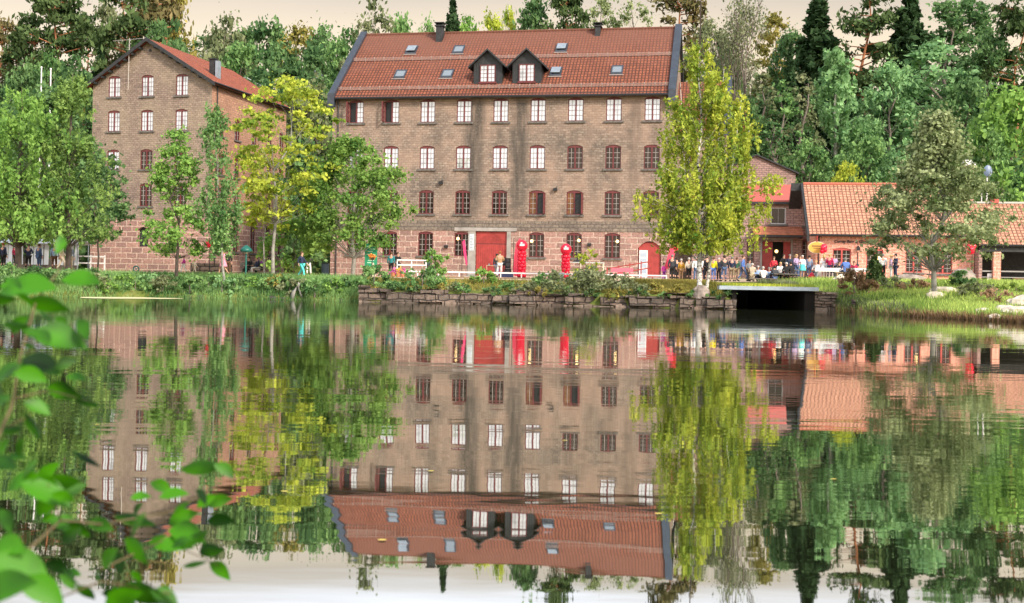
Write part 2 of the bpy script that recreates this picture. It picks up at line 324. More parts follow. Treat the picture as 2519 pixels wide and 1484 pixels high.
def strip(name, x0, x1, ya, yb, mat, dz, ny=8, step=1.5):
    xs = list(np.arange(x0, x1 + .01, step)); v = []; f = []
    for x in xs:
        a, b_ = ya(x), yb(x)
        for j in range(ny): y = a + (b_ - a) * j / (ny - 1); v.append((x, y, ground(x, y) + dz))
    for i in range(len(xs) - 1):
        for j in range(ny - 1): f.append((i * ny + j, (i + 1) * ny + j, (i + 1) * ny + j + 1, i * ny + j + 1))
    me = bpy.data.meshes.new(name); me.from_pydata(v, [], f); return link(name, me, mat)
M_SAND = plain('sandy_gravel', (0.52, 0.40, 0.27), .95, var=.22, scale=1.2, bump=.01)
tag(strip('path', -45, 11, lambda x: shore(x) + 5.2, lambda x: 104, M_SAND, .02, 14), kind='structure')
tag(strip('forecourt', 11.0, 45, lambda x: 80.5 + .12 * max(0, x - 14), lambda x: 98, M_SAND, .025, 10), kind='structure')

# water: dark pond with a mirror surface and faint wind ripples
m, n, l = newmat('pond_water'); o = n.new('ShaderNodeOutputMaterial')
d = n.new('ShaderNodeBsdfDiffuse'); d.inputs[0].default_value = (.020, .026, .012, 1); g = n.new('ShaderNodeBsdfGlossy'); g.inputs['Roughness'].default_value = .012
g.inputs[0].default_value = (.96, .97, .95, 1)
fr = n.new('ShaderNodeFresnel'); fr.inputs['IOR'].default_value = 1.33
fm = n.new('ShaderNodeMapRange'); fm.inputs[1].default_value = .12; fm.inputs[2].default_value = .70; fm.inputs[3].default_value = .75; fm.inputs[4].default_value = .88; l.new(fr.outputs[0], fm.inputs[0])
mx = n.new('ShaderNodeMixShader'); l.new(fm.outputs[0], mx.inputs[0]); l.new(d.outputs[0], mx.inputs[1]); l.new(g.outputs[0], mx.inputs[2]); l.new(mx.outputs[0], o.inputs[0])
t = n.new('ShaderNodeTexCoord')
def wn(scale, sx_, det, dist, prev, maskscale=None, rot=0):
    mp = n.new('ShaderNodeMapping'); mp.inputs['Scale'].default_value = (sx_, 1, 1); mp.inputs['Rotation'].default_value = (0, 0, rot); l.new(t.outputs['Object'], mp.inputs[0])
    z = n.new('ShaderNodeTexNoise'); z.inputs['Scale'].default_value = scale; z.inputs['Detail'].default_value = det; l.new(mp.outputs[0], z.inputs[0])
    b = n.new('ShaderNodeBump'); b.inputs['Distance'].default_value = dist; b.inputs['Strength'].default_value = 1.0
    h = z.outputs[0]
    if maskscale:
        k = n.new('ShaderNodeTexNoise'); k.inputs['Scale'].default_value = maskscale; mp2 = n.new('ShaderNodeMapping'); mp2.inputs['Scale'].default_value = (.35, 1, 1); mp2.inputs['Location'].default_value = (3.1, 1.7, 0); l.new(t.outputs['Object'], mp2.inputs[0]); l.new(mp2.outputs[0], k.inputs[0])
        r = n.new('ShaderNodeMapRange'); r.inputs[1].default_value = .45; r.inputs[2].default_value = .62; r.inputs[3].default_value = .12; l.new(k.outputs[0], r.inputs[0])
        mu = n.new('ShaderNodeMath'); mu.operation = 'MULTIPLY'; l.new(h, mu.inputs[0]); l.new(r.outputs[0], mu.inputs[1]); h = mu.outputs[0]
    l.new(h, b.inputs['Height'])
    if prev is not None: l.new(prev, b.inputs['Normal'])
    return b.outputs[0]
sy = n.new('ShaderNodeSeparateXYZ'); l.new(t.outputs['Object'], sy.inputs[0]); rz_ = n.new('ShaderNodeMapRange'); rz_.inputs[1].default_value = 22; rz_.inputs[2].default_value = 62; rz_.inputs[3].default_value = .018; rz_.inputs[4].default_value = .06
l.new(sy.outputs[1], rz_.inputs[0]); l.new(rz_.outputs[0], g.inputs['Roughness'])
nrm = wn(.8, .30, 3, .0040, None, rot=.1)
nrm = wn(3.4, .35, 3, .0026, nrm, maskscale=.25, rot=-.15)
l.new(nrm, g.inputs['Normal'])
w = MB(); w.poly([(-1500, -300, 0), (1500, -300, 0), (1500, 85, 0), (-1500, 85, 0)]); tag(w.build('water', m), kind='structure')

# ------------------------------------------------------------------ walls with openings, windows, doors
def wall_mesh(x0, x1, z0, z1, holes, depth=.32, clip=None, plane_y=0.0, seg=6):
    xs = sorted(set([x0, x1] + [h[0] for h in holes] + [h[1] for h in holes]))
    zs = sorted(set([z0, z1] + [h[2] for h in holes] + [h[3] for h in holes]))
    bm = bmesh.new()
    def quad(pts): bm.faces.new([bm.verts.new(p) for p in pts])
    y = plane_y
    for i in range(len(xs) - 1):
        for j in range(len(zs) - 1):
            a, b_, c, d_ = xs[i], xs[i + 1], zs[j], zs[j + 1]; mx_, mz = (a + b_) / 2, (c + d_) / 2
            if any(h[0] < mx_ < h[1] and h[2] < mz < h[3] for h in holes): continue
            quad([(a, y, c), (b_, y, c), (b_, y, d_), (a, y, d_)])
    if clip:
        for (px_, pz, nx, nz) in clip: bmesh.ops.bisect_plane(bm, geom=bm.verts[:] + bm.edges[:] + bm.faces[:], plane_co=(px_, 0, pz), plane_no=(nx, 0, nz), clear_outer=True)
    for h in holes:
        a, b_, c, d_, rise = h; arc = []
        for k in range(seg + 1):
            s_ = -1 + 2 * k / seg; arc.append((a + (b_ - a) * k / seg, d_ - rise * s_ * s_))
        for k in range(seg):
            (xa, za), (xb, zb) = arc[k], arc[k + 1]
            if rise > 0: quad([(xa, y, za), (xb, y, zb), (xb, y, d_), (xa, y, d_)]) if min(za, zb) < d_ - 1e-5 else None
            quad([(xa, y, za), (xa, y + depth, za), (xb, y + depth, zb), (xb, y, zb)])
        zl = arc[0][1]
        quad([(a, y, c), (a, y + depth, c), (a, y + depth, zl), (a, y, zl)]); quad([(b_, y + depth, c), (b_, y, c), (b_, y, zl), (b_, y + depth, zl)])
        quad([(a, y + depth, c), (a, y, c), (b_, y, c), (b_, y + depth, c)])
    me = bpy.data.meshes.new('wall'); bm.to_mesh(me); bm.free(); return me

def window(par, cx, z0, w, h, mode='white', rise=.16, leaf=2, rows=4, y=0.0, sill=True, flip=False, frame_mat=None, lampspot=None, open_leaf=None, label=None):
    """window part of a facade: frame, glazing bars, pane and sill as its pieces. Local y=0 is the wall face."""
    fm_ = frame_mat or M_FRAME; x0, x1 = cx - w / 2, cx + w / 2; zt = z0 + h; f = MB(); g0, g1 = y + .07, y + .15; t_ = .07
    f.box(x0, x0 + t_, g0, g1, z0, zt - rise); f.box(x1 - t_, x1, g0, g1, z0, zt - rise); f.box(x0 + t_, x1 - t_, g0, g1, z0, z0 + t_)
    seg = 6; top = [(x0 + w * k / seg, zt - rise * (-1 + 2 * k / seg) ** 2 - .004) for k in range(seg + 1)]
    hb = zt - rise - t_ if rise else zt - t_
    f.prism([(x0, hb)] + [(x1, hb)] + top[::-1], g0 - .01, g1)
    if leaf == 2: f.box(cx - .06, cx + .06, g0 - .02, g1, z0 + t_, hb)
    fo = f.build('window', fm_, par)
    if label: fo['label'] = label
    b_ = MB(); zz = np.linspace(z0 + t_, hb, rows + 1)[1:-1]
    spans = [(x0 + t_, cx - .06), (cx + .06, x1 - t_)] if leaf == 2 else [(x0 + t_, x1 - t_)]
    if open_leaf is not None: spans = [s_ for i, s_ in enumerate(spans) if i not in (open_leaf if isinstance(open_leaf, tuple) else (open_leaf,))]
    for (a, c) in spans:
        mx_ = (a + c) / 2; b_.box(mx_ - .014, mx_ + .014, g0 + .02, g0 + .05, z0 + t_, hb)
        for q in zz: b_.box(a, c, g0 + .022, g0 + .048, q - .014, q + .014)
    if spans: b_.build('glazing_bars', M_BARS if mode != 'white' else M_BARW, fo)
    pm = {'white': M_WHITE, 'dark': M_DARK, 'amber': M_AMBER}[mode]
    if spans and len(spans) < leaf:
        a, c = spans[0]; MB().box(a, c, g1 - .02, g1 - .005, z0 + t_, hb).build('pane', pm, fo)
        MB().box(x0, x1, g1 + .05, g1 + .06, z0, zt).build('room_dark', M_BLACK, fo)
    else: MB().box(x0 + t_, x1 - t_, g1 - .02, g1 - .005, z0 + t_, hb).build('pane', pm if open_leaf is None else M_AMBER, fo)
    if open_leaf is not None:
        for i in (open_leaf if isinstance(open_leaf, tuple) else (open_leaf,)):   # casement swung outwards
            s_ = -1 if i == 0 else 1; hx = x0 if i == 0 else x1; c_ = MB()
            ex = hx + s_ * .10; W2 = w / 2 - .06
            c_.box(min(hx, ex), max(hx, ex), y - W2, y - .02, z0 + .05, z0 + .12); c_.box(min(hx, ex), max(hx, ex), y - W2, y - .02, hb - .08, hb)
            c_.box(min(hx, ex), max(hx, ex), y - .09, y - .02, z0 + .12, hb - .08); c_.box(min(hx, ex), max(hx, ex), y - W2, y - W2 + .07, z0 + .12, hb - .08)
            for q in zz: c_.box(min(hx, ex) + .02, max(hx, ex) - .02, y - W2 + .07, y - .09, q - .018, q + .018)
            c_.build('casement', fm_, fo)
    if lampspot:
        MB().ball((cx + lampspot[0], g0 - .03, z0 + lampspot[1]), .13, n=8, m=6).build('lamp', M_LAMP, fo)
    if sill: MB().box(x0 - .17, x1 + .17, y - .13, y + .13, z0 - .17, z0 - .01).build('sill', M_SILL, fo)
    return fo

# ================================================================== MILL (the big one in the middle)
G0 = 1.2
MA = R_(-10.8); MX, MY = -15.88, 102.8; ML, MD = 29.4, 16.3; ME, MR = 17.4, 24.2
mill = empty('brick_mill', (MX, MY, 0), MA, 'large five storey brown brick mill with red tiled roof and two black dormers', 'building')
COLX = [2.15 + 3.2 * i for i in range(9)]
rows = [(14.95, 2.0), (10.95, 2.0), (7.1, 2.05)]
holes = [(c - .65, c + .65, z, z + h, .16) for (z, h) in rows for c in COLX]
wo = link('wall', wall_mesh(0, ML, 6.0, ME, holes), M_MILL, mill)
s1 = MB(); s1.poly([(0, 0, 6), (0, MD, 6), (0, MD, ME), (0, MD / 2, MR), (0, 0, ME)]); s1.poly([(ML, MD, 6), (ML, 0, 6), (ML, 0, ME), (ML, MD / 2, MR), (ML, MD, ME)]); s1.poly([(0, MD, 6), (ML, MD, 6), (ML, MD, ME), (0, MD, ME)])
s1.build('end_wall', M_MILL, mill)
GC = {0: 2.15, 1: 5.35, 2: 8.55, 3: 11.74, 5: 18.2, 6: 21.39, 7: 24.6}
gh = [(c - .65, c + .65, 3.5, 5.6, .16) for c in GC.values()] + [(12.95, 15.65, G0, 5.65, 0), (26.75, 28.65, G0, 4.95, .55)]
link('stone_base', wall_mesh(0, ML, G0, 5.7, gh), M_MILLG, mill)
MB().poly([(0, 0, G0), (0, MD, G0), (0, MD, 5.7), (0, 0, 5.7)]).build('stone_end', M_MILLG, mill); MB().poly([(ML, MD, G0), (ML, 0, G0), (ML, 0, 5.7), (ML, MD, 5.7)]).build('stone_end', M_MILLG, mill)
MB().box(-.03, ML + .03, -.05, MD, 5.70, 6.0).build('string_course', M_BAND, mill)
MB().box(-.01, ML + .01, -.012, -.001, 6.0, 6.55).build('dark_course', M_BAND, mill)
# floors so that the openings never look through the building
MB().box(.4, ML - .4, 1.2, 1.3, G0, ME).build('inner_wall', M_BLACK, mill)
bright2 = set(range(0, 6))
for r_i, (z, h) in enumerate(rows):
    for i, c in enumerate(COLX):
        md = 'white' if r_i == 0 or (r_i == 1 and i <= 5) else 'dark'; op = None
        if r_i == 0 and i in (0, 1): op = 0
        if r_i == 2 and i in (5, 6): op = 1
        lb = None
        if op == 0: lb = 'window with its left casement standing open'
        if op == 1: lb = 'window with its right casement open beside a dark brown curtain'; md = 'amber'
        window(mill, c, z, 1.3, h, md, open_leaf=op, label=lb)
for i, c in GC.items():
    window(mill, c, 3.5, 1.3, 2.1, 'dark', sill=(i != 3), lampspot={3: (-.35, 1.5), 5: (-.42, 1.35), 6: (.4, 1.45), 7: (.42, 1.4)}.get(i))
MB().box(12.3, 12.94, -.06, .3, G0, 5.66).box(15.66, 16.0, -.06, .3, G0, 5.66).box(11.1, 16.5, -.09, .3, 5.66, 5.96).build('door_surround', M_CONC, mill)
dr = MB().box(12.98, 15.62, .12, .2, G0, 4.55).box(12.98, 15.62, .12, .2, 4.6, 5.62).build('mill_door', M_REDD, mill)
pl = MB()
for k in range(14):
    x = 13.0 + k * .187; pl.box(x, x + .012, .108, .12, G0 + .3, 4.5)
for s_ in (-1, 1):
    for k in range(7):
        pl.tube([(14.3, .11, 4.70 + k * .15), (14.3 + s_ * 1.28, .11, 4.70 + k * .15 - .9)], .012, 4) if 4.70 + k * .15 - .9 > 4.6 else pl.tube([(14.3, .11, 4.70 + k * .15), (14.3 + s_ * (k * .15 + .1) * 1.4, .11, 4.61)], .012, 4)
pl.build('board_seam', plain('seam', (.16, .02, .02), .7), dr)
MB().box(14.1, 14.2, .02, .1, 2.7, 2.9).tube([(14.15, .1, 2.8), (14.15, 0, 2.8)], .03).build('handle', M_STEEL, dr)
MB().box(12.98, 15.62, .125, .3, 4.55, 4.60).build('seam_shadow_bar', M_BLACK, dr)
nb = MB().box(12.42, 12.82, -.085, -.062, 4.0, 5.4).build('notice_board', plain('notice', (.6, .68, .74), .5), mill)
ln = MB()
for k in range(9): ln.box(12.47, 12.77 - .05 * (k % 3), -.092, -.086, 4.1 + k * .13, 4.14 + k * .13)
ln.build('printed_lines', plain('print', (.16, .2, .26), .6), nb)
wd = MB().box(26.8, 28.6, .15, .22, 1.7, 4.85).build('entrance_door', M_REDD, mill)
MB().box(26.85, 27.55, .12, .15, 1.75, 4.2).build('white_leaf', M_WHITEP, wd)
q = MB(); [q.box(26.93, 27.47, .11, .12, 2.3 + k * .45, 2.62 + k * .45) for k in range(4)]; q.build('pane', plain('milky', (.42, .5, .6), .1), wd)
MB().tube([(27.62, .12, 2.8), (27.62, .04, 2.8), (27.62, .04, 2.95)], .02).build('handle', M_STEEL, wd)
MB().box(26.3, 29.3, -1.5, -.02, G0, 1.95).box(26.0, 29.35, -2.3, -1.5, G0, 1.80).build('entrance_steps', M_CONC, mill)
MB().box(12.2, 16.2, -1.0, -.09, G0, 1.85).build('door_step', M_CONC, mill)
# lanterns on the wall
for (x, z) in ((9.85, 9.75), (19.75, 9.2)): lt = MB(); lt.box(x - .16, x + .16, -.3, -.02, z - .12, z + .12); lt.tube([(x, -.2, z + .1), (x + .12, -.02, z + .25)], .03); lt.build('floodlight', M_BLACK, mill)
for (x, z) in ((10.4, 4.3), (22.7, 4.6)): MB().box(x - .15, x + .15, -.25, -.02, z - .1, z + .12).build('wall_light', M_BLACK, mill)
# roof
ov = .45; sl = (MR - ME) / (MD / 2)
roof = MB()
ey, ez = -ov, ME - ov * sl + .12
def slab(mb, x0, x1, ya, za, yb, zb, th):   # sloping slab from (ya,za) up to (yb,zb)
    mb.v += [(x0, ya, za), (x1, ya, za), (x1, yb, zb), (x0, yb, zb), (x0, ya, za - th), (x1, ya, za - th), (x1, yb, zb - th), (x0, yb, zb - th)]
    b = len(mb.v) - 8
    for qd in ((0, 1, 2, 3), (7, 6, 5, 4), (0, 4, 5, 1), (1, 5, 6, 2), (2, 6, 7, 3), (3, 7, 4, 0)): mb.f.append(tuple(b + i for i in qd))
    return mb
slab(roof, .25, ML - .25, ey, ez, MD / 2, MR + .12, .14); slab(roof, .25, ML - .25, MD + ov, ez, MD / 2 + .001, MR + .12, .14)
rf = roof.build('roof', M_ROOF, mill)
MB().tube([(.25, MD / 2, MR + .16), (ML - .25, MD / 2, MR + .16)], .12, 6).build('ridge_tiles', M_ROOF, rf)
for xx in (-.28, ML - .35):
    gp = MB(); slab(gp, xx, xx + .6, -.55, ME + .05, MD / 2 + .02, MR + .50, .7); slab(gp, xx, xx + .6, MD + .5, ME + .05, MD / 2 + .021, MR + .50, .7); gp.build('parapet', M_SLATE, rf)
[MB().box(a, a + .6, -.62, -.1, ME - 1.1, ME + .05).build('kneeler', M_SLATE, rf) for a in (-.3, ML - .33)]
MB().tube([(.3, ey - .08, ez - .12), (ML - .3, ey - .08, ez - .12)], .10, 6).build('gutter', M_GUT, rf)
MB().box(.3, ML - .3, -.34, -.01, ME - .32, ME - .12).build('eaves_board', M_BLACKW, rf)
MB().tube([(.55, ey - .05, ez - .2), (.55, -.1, ME - .8), (.55, -.1, 6.2), (.55, -.12, G0)], .06, 6).build('downpipe', M_GUT, mill)
def onroof(y, dz=0): return ME + .12 + y * sl + dz
for yy in (.35, 4.3):
    sg = MB(); zt = onroof(yy)
    for k in range(3): sg.tube([(.4, yy - .1, zt + .08 + k * .1), (ML - .4, yy - .1, zt + .08 + k * .1)], .022, 4)
    for k in range(33): x = .6 + k * .88; sg.tube([(x, yy, zt - .02), (x, yy - .1, zt + .36)], .045, 4)
    sg.build('snow_guard', M_GUARD, rf)
def skylight(x, y0, opened, tilt):
    h = .8; w_ = .5; s_ = MB()
    for (a, c, yy0, yy1) in ((x - w_, x + w_, y0 - .08, y0), (x - w_, x + w_, y0 + h, y0 + h + .08), (x - w_, x - w_ + .1, y0, y0 + h), (x + w_ - .1, x + w_, y0, y0 + h)):
        slab(s_, a, c, yy0, onroof(yy0, .16), yy1, onroof(yy1, .16), .16)
    fo = s_.build('skylight', M_SLATE, rf)
    g = MB(); slab(g, x - w_ + .1, x + w_ - .1, y0 + .002, onroof(y0, .1), y0 + h - .002, onroof(y0 + h, .1 + tilt), .03)
    g.build('pane', plain('sky_glass', (.20, .24, .28), .12) if not opened else M_DARK, fo)
    if opened: g2 = MB(); slab(g2, x - w_ + .1, x + w_ - .1, y0 - .12, onroof(y0, .30), y0 + h - .1, onroof(y0 + h, .2), .05); g2.build('raised_sash', M_STEEL, fo)
    MB().box(x - w_ - .1, x + w_ + .1, y0 - .3, y0 - .1, onroof(y0 - .2, .0), onroof(y0 - .2, .06)).build('flashing', plain('lead', (.42, .36, .35), .6), fo)
def roofhit(x, y):     # where a picture point meets the front roof slope (mill local u, y)
    u, v = UV(x, y); c, s_ = math.cos(MA), math.sin(MA); d = Vector((u / F, 1, v / F)); nl = Vector((0, -sl, 1)); nw = Vector((nl.x * c - nl.y * s_, nl.x * s_ + nl.y * c, nl.z))
    p0 = Vector((MX, MY, ME + .12)); o_ = Vector((0, 0, CAMH)); k = (p0 - o_).dot(nw) / d.dot(nw); P = o_ + d * k - Vector((MX, MY, 0))
    return P.x * c + P.y * s_, -P.x * s_ + P.y * c
for (x, y, op) in ((1010, 132, True), (1126, 131, False), (982, 192, False), (1098, 191, False), (1380, 127, True), (1366, 186, True), (1517, 182, False)):
    u, yy = roofhit(x, y); skylight(u, yy, op, 0.0)
for (x, wpx, ht) in ((1083, .6, .75), (1472, .45, .45)):
    u, yy = roofhit(x, 97 if x < 1200 else 80); yy = min(yy, MD / 2 - .5)
    ch = MB().box(u - wpx / 2, u + wpx / 2, yy - .4, yy + .4, onroof(yy) - .6, MR + ht - .2).box(u - wpx / 2 - .12, u + wpx / 2 + .12, yy - .5, yy + .5, MR + ht - .2, MR + ht - .1)
    ch.box(u - wpx / 2 - .05, u - wpx / 2 + .05, yy - .3, yy + .3, MR + ht - .1, MR + ht + .1).box(u + wpx / 2 - .05, u + wpx / 2 + .05, yy - .3, yy + .3, MR + ht - .1, MR + ht + .1).box(u - wpx / 2 - .15, u + wpx / 2 + .15, yy - .5, yy + .5, MR + ht + .1, MR + ht + .16)
    ch.build('chimney', M_BLACKW, rf)
for cx_ in (13.55, 16.95):      # dormers
    yf = 1.0; z0 = onroof(yf); wv = 1.25; zt = z0 + 1.75; za = zt + 1.15
    dm = MB(); dm.v += [(cx_ - wv, yf, z0 - .3), (cx_ + wv, yf, z0 - .3), (cx_ + wv, yf, zt), (cx_, yf, za), (cx_ - wv, yf, zt)]
    yb = (zt - ME - .12) / sl; yb2 = (za - ME - .12) / sl
    dm.v += [(cx_ - wv, yb, zt), (cx_ + wv, yb, zt), (cx_, yb2, za)]
    dm.f += [(0, 1, 2, 3, 4), (0, 4, 5), (1, 6, 2)]
    do = dm.build('dormer', M_BLACKW, rf)
    sm = MB()
    for k in range(13):
        x = cx_ - wv + .1 + k * .19; sm.box(x, x + .03, yf - .03, yf - .002, z0 - .1, min(zt, za - abs(x - cx_) * .92) - .03 if abs(x - cx_) < .9 else zt - .02)
    sm.build('cladding_batten', plain('batten', (.045, .05, .055), .6), do)
    dr_ = MB(); ovx = .4
    for s_ in (-1, 1):
        xe = cx_ + s_ * (wv + ovx); ze = zt - ovx * .92; ybe = (ze - ME - .12) / sl
        b = len(dr_.v); ps = [(cx_, yf - .45, za + .08), (xe, yf - .45, ze + .08), (xe, max(ybe, yf), ze + .08), (cx_, yb2 + .3, za + .08)]
        dr_.v += ps + [(a, b2, c - .16) for a, b2, c in ps]
        for qd in ((0, 1, 2, 3), (7, 6, 5, 4), (0, 4, 5, 1), (1, 5, 6, 2), (2, 6, 7, 3), (3, 7, 4, 0)): dr_.f.append(tuple(b + i for i in (qd if s_ < 0 else qd[::-1])))
    dr_.build('dormer_roof', M_BLACKW, do)
    window(rf, cx_, z0 + .12, 1.35, 1.5, 'white', rise=0, rows=4, y=yf - .2, sill=False, label='window in the front of a black dormer')
    MB().box(cx_ - .78, cx_ + .78, yf - .16, yf - .02, z0 + .0, z0 + .13).build('dormer_sill', M_FRAME, do)

# ================================================================== LEFT BUILDING
LA = R_(-14); LX, LY = -28.8 - 12.8 * math.cos(R_(14)), 112 + 12.8 * math.sin(R_(14)); LW, LD = 12.8, 16.5; LE, LR = 19.9, 24.0
lb = empty('gabled_warehouse', (LX, LY, 0), LA, 'tall red brick warehouse with a pointed gable, left of the mill', 'building')
LC = [2.35, 5.95, 9.62]
lrows = [(18.7, 2.05), (15.35, 2.05), (11.65, 1.95), (8.1, 2.2)]
ax = LW / 2 - .3; slL = (LR - LE) / ax; slR = (LR - LE) / (LW - ax)
lh = [(c - .65, c + .65, z, z + h, .16) for z, h in lrows for c in LC]
link('gable_wall', wall_mesh(0, LW, 6.9, LR, lh, clip=[(ax, LR, -slL, 1), (ax, LR, slR, 1)]), M_LEFTB, lb)
link('stone_base', wall_mesh(0, LW, G0, 6.9, [(5.2, 6.3, 4.2, 6.1, .3), (8.3, 9.3, 4.1, 5.9, .3)], plane_y=-.02), M_LEFTG, lb)
for c in (5.75, 8.8): MB().box(c - .55, c + .55, .3, .36, 4.1, 6.1).build('shutter', M_BLACKW, lb)
for (z, h) in lrows:
    for c in LC:
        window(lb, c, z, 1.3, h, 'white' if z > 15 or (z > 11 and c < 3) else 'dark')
MB().box(0.4, LW - .4, 1.2, 1.3, G0, LE).build('inner_wall', M_BLACK, lb)
MB().tube([(ax + .1, -.02, 23.1), (ax + .1, -.06, 23.1)], .14, 8).build('gable_vent', M_BLACK, lb)
# long side wall, facing right: its own frame rotated so that local x runs away from the viewer
SC = [1.95, 5.25, 8.95, 12.5, 15.4]
shs = [(c - .55, c + .55, z, z + h, .2) for c in SC for z, h in ((15.0, 2.1), (11.3, 2.0), (7.9, 2.1), (3.9, 3.0))]
def rotside(me): me.transform(Matrix.Translation((LW, 0, 0)) @ Matrix.Rotation(R_(90), 4, 'Z')); return me
sm_ = wall_mesh(0, LD, 6.9, LE, [h for h in shs if h[2] > 6.9]); link('side_wall', rotside(sm_), M_LEFTS, lb)
sm_ = wall_mesh(0, LD, G0, 6.9, [h for h in shs if h[2] < 6.8]); link('side_base', rotside(sm_), M_LEFTG, lb)
MB().poly([(0, LD, G0), (0, 0, G0), (0, 0, LE), (0, LD, LE)]).poly([(0, LD, G0), (LW, LD, G0), (LW, LD, LE), (ax, LD, LR), (0, LD, LE)]).build('rear_wall', M_LEFTS, lb)
MB().box(LW - 1.3, LW - 1.2, .4, LD - .4, G0, LE).build('inner_side_wall', M_BLACK, lb)
for c in SC:
    for z, h in ((15.0, 2.1), (11.3, 2.0), (7.9, 2.1), (3.9, 3.0)):
        w_ = window(lb, c, z, 1.1, h, 'dark', rise=.2)
        for o_ in [w_] + list(w_.children): o_.data.transform(Matrix.Translation((LW, 0, 0)) @ Matrix.Rotation(R_(90), 4, 'Z'))
rl = MB()
for s_, ex, sp in ((-1, -.55, slL), (1, LW + .55, slR)):
    ze = LE - .55 * sp + .2; b = len(rl.v); ps = [(ax, -.6, LR + .2), (ex, -.6, ze), (ex, LD + .5, ze), (ax, LD + .5, LR + .2)]
    rl.v += ps + [(a, b2, c - .16) for a, b2, c in ps]
    for qd in ((0, 1, 2, 3), (7, 6, 5, 4), (0, 4, 5, 1), (1, 5, 6, 2), (2, 6, 7, 3), (3, 7, 4, 0)): rl.f.append(tuple(b + i for i in qd))
lrf = rl.build('roof', M_ROOFL, lb)
bb = MB()
for ex, sp in ((-.6, slL), (LW + .6, slR)):
    ze = LE - .6 * sp + .2
    for (ya, yb) in ((-.68, -.58),):
        P0 = [(ax, LR + .26), (ex, ze + .06), (ex, ze - .30), (ax, LR - .12)]; bb.prism(P0, ya, yb)
bb.build('bargeboard', M_BLACKW, lrf)
for k in range(1, 8):
    for s_ in (-1, 1):
        f_ = k / 8.0; x = ax + s_ * (ax + .3) * f_ ; z = LR + .03 - abs(x - ax) * (slL if s_ < 0 else slR) - .12; MB().box(x - .09, x + .09, -.58, -.01, z - .2, z).build('purlin_end', M_BLACKW, lrf)
MB().tube([(LW + .62, -.6, LE - .15), (LW + .62, LD + .5, LE - .15)], .09, 6).box(LW + .02, LW + .5, -.1, LD + .3, LE - .28, LE - .2).build('gutter', M_GUT, lrf)
MB().tube([(LW + .1, .9, LE - .2), (LW + .1, .9, G0)], .06, 6).build('downpipe', M_GUT, lb)
MB().box(10.5, 11.05, 3.6, 4.2, LR - 4.0, LR - 1.2).box(10.42, 11.13, 3.5, 4.3, LR - 1.2, LR - 1.1).build('chimney', M_BLACKW, lrf)
MB().box(11.15, 11.45, 3.6, 4.2, LR - 4.4, LR - 1.35).build('flue', M_STEEL, lrf)
ant = MB().tube([(4.1, -.4, 19.3), (4.15, -.4, LR + .25)], .03, 5).tube([(2.4, -.4, 24.05), (5.6, -.4, 24.2)], .02, 4)
for k in range(10): ant.tube([(2.5 + k * .32, -.65, 24.06 + k * .014), (2.5 + k * .32, -.15, 24.06 + k * .014)], .012, 4)
for k in range(4): ant.tube([(3.75 + k * .12, -.4, 23.2 + k * .2), (4.5 - k * .12, -.4, 23.2 + k * .2)], .015, 4)
ant.build('aerial', plain('ant', (.45, .42, .4), .4, metal=.5), lrf)

# ================================================================== WING behind the birch, right of the mill
rw = empty('mill_wing', (13.4, 100.2, 0), R_(-10.8), 'lower brick wing with red tiled roof half hidden behind the weeping birch', 'building')
WW, WDp, WE, WR = 4.5, 13.0, 14.6, 19.6; hs = [(c - .6, c + .6, z, z + 1.9, .16) for c in (1.6, 3.5) for z in (11.2, 7.4)]
link('wall', wall_mesh(0, WW, G0, WE, hs), M_MILL, rw)
MB().poly([(WW, WDp, G0), (WW, 0, G0), (WW, 0, WE), (WW, WDp / 2, WR), (WW, WDp, WE)]).build('end_wall', M_MILL, rw)
MB().box(.2, WW - .3, 1.2, 1.3, G0, WE).build('inner_wall', M_BLACK, rw)
for c in (1.6, 3.5):
    for z in (11.2, 7.4): window(rw, c, z, 1.2, 1.9, 'dark')
wr = MB(); slab(wr, 0, WW, -.4, WE - .2, WDp / 2, WR + .1, .14); slab(wr, 0, WW, WDp + .4, WE - .2, WDp / 2 + .001, WR + .1, .14); wro = wr.build('roof', M_ROOF, rw)
wp = MB(); slab(wp, WW - .2, WW + .35, -.5, WE + .2, WDp / 2, WR + .6, .8); slab(wp, WW - .2, WW + .35, WDp + .5, WE + .2, WDp / 2 + .001, WR + .6, .8); wp.build('parapet', M_SLATE, wro)

# ================================================================== SMALL GABLE at the back, ENTRANCE BUILDING, TAVERN, VERANDA
gb = empty('small_gable_house', ((1845 - 1259) / F * 114, 114, 0), R_(-8), 'small plain dusky pink brick gable behind the red sheet roof', 'building')
gw = wall_mesh(-3.4, 4.1, 2, 14.04, [], clip=[(.4, 14.04, .443, 1), (.4, 14.04, -.443, 1)]); link('wall', gw, M_PURB, gb)
MB().poly([(4.1, 0, 2), (4.1, 9, 2), (4.1, 9, 12.4), (4.1, 0, 12.4)]).poly([(-3.4, 9, 2), (-3.4, 0, 2), (-3.4, 0, 12.3), (-3.4, 9, 12.3)]).build('side_wall', M_PURB, gb)
g_ = MB()
for ex in (-3.7, 4.4):
    ze = 14.04 - abs(ex - .4) * .443 + .12; b = len(g_.v); ps = [(.4, -.25, 14.16), (ex, -.25, ze), (ex, 9, ze), (.4, 9, 14.16)]; g_.v += ps + [(a, b2, c - .15) for a, b2, c in ps]
    for qd in ((0, 1, 2, 3), (7, 6, 5, 4), (0, 4, 5, 1), (1, 5, 6, 2), (2, 6, 7, 3), (3, 7, 4, 0)): g_.f.append(tuple(b + i for i in qd))
g_.build('roof', M_BLACKW, gb)

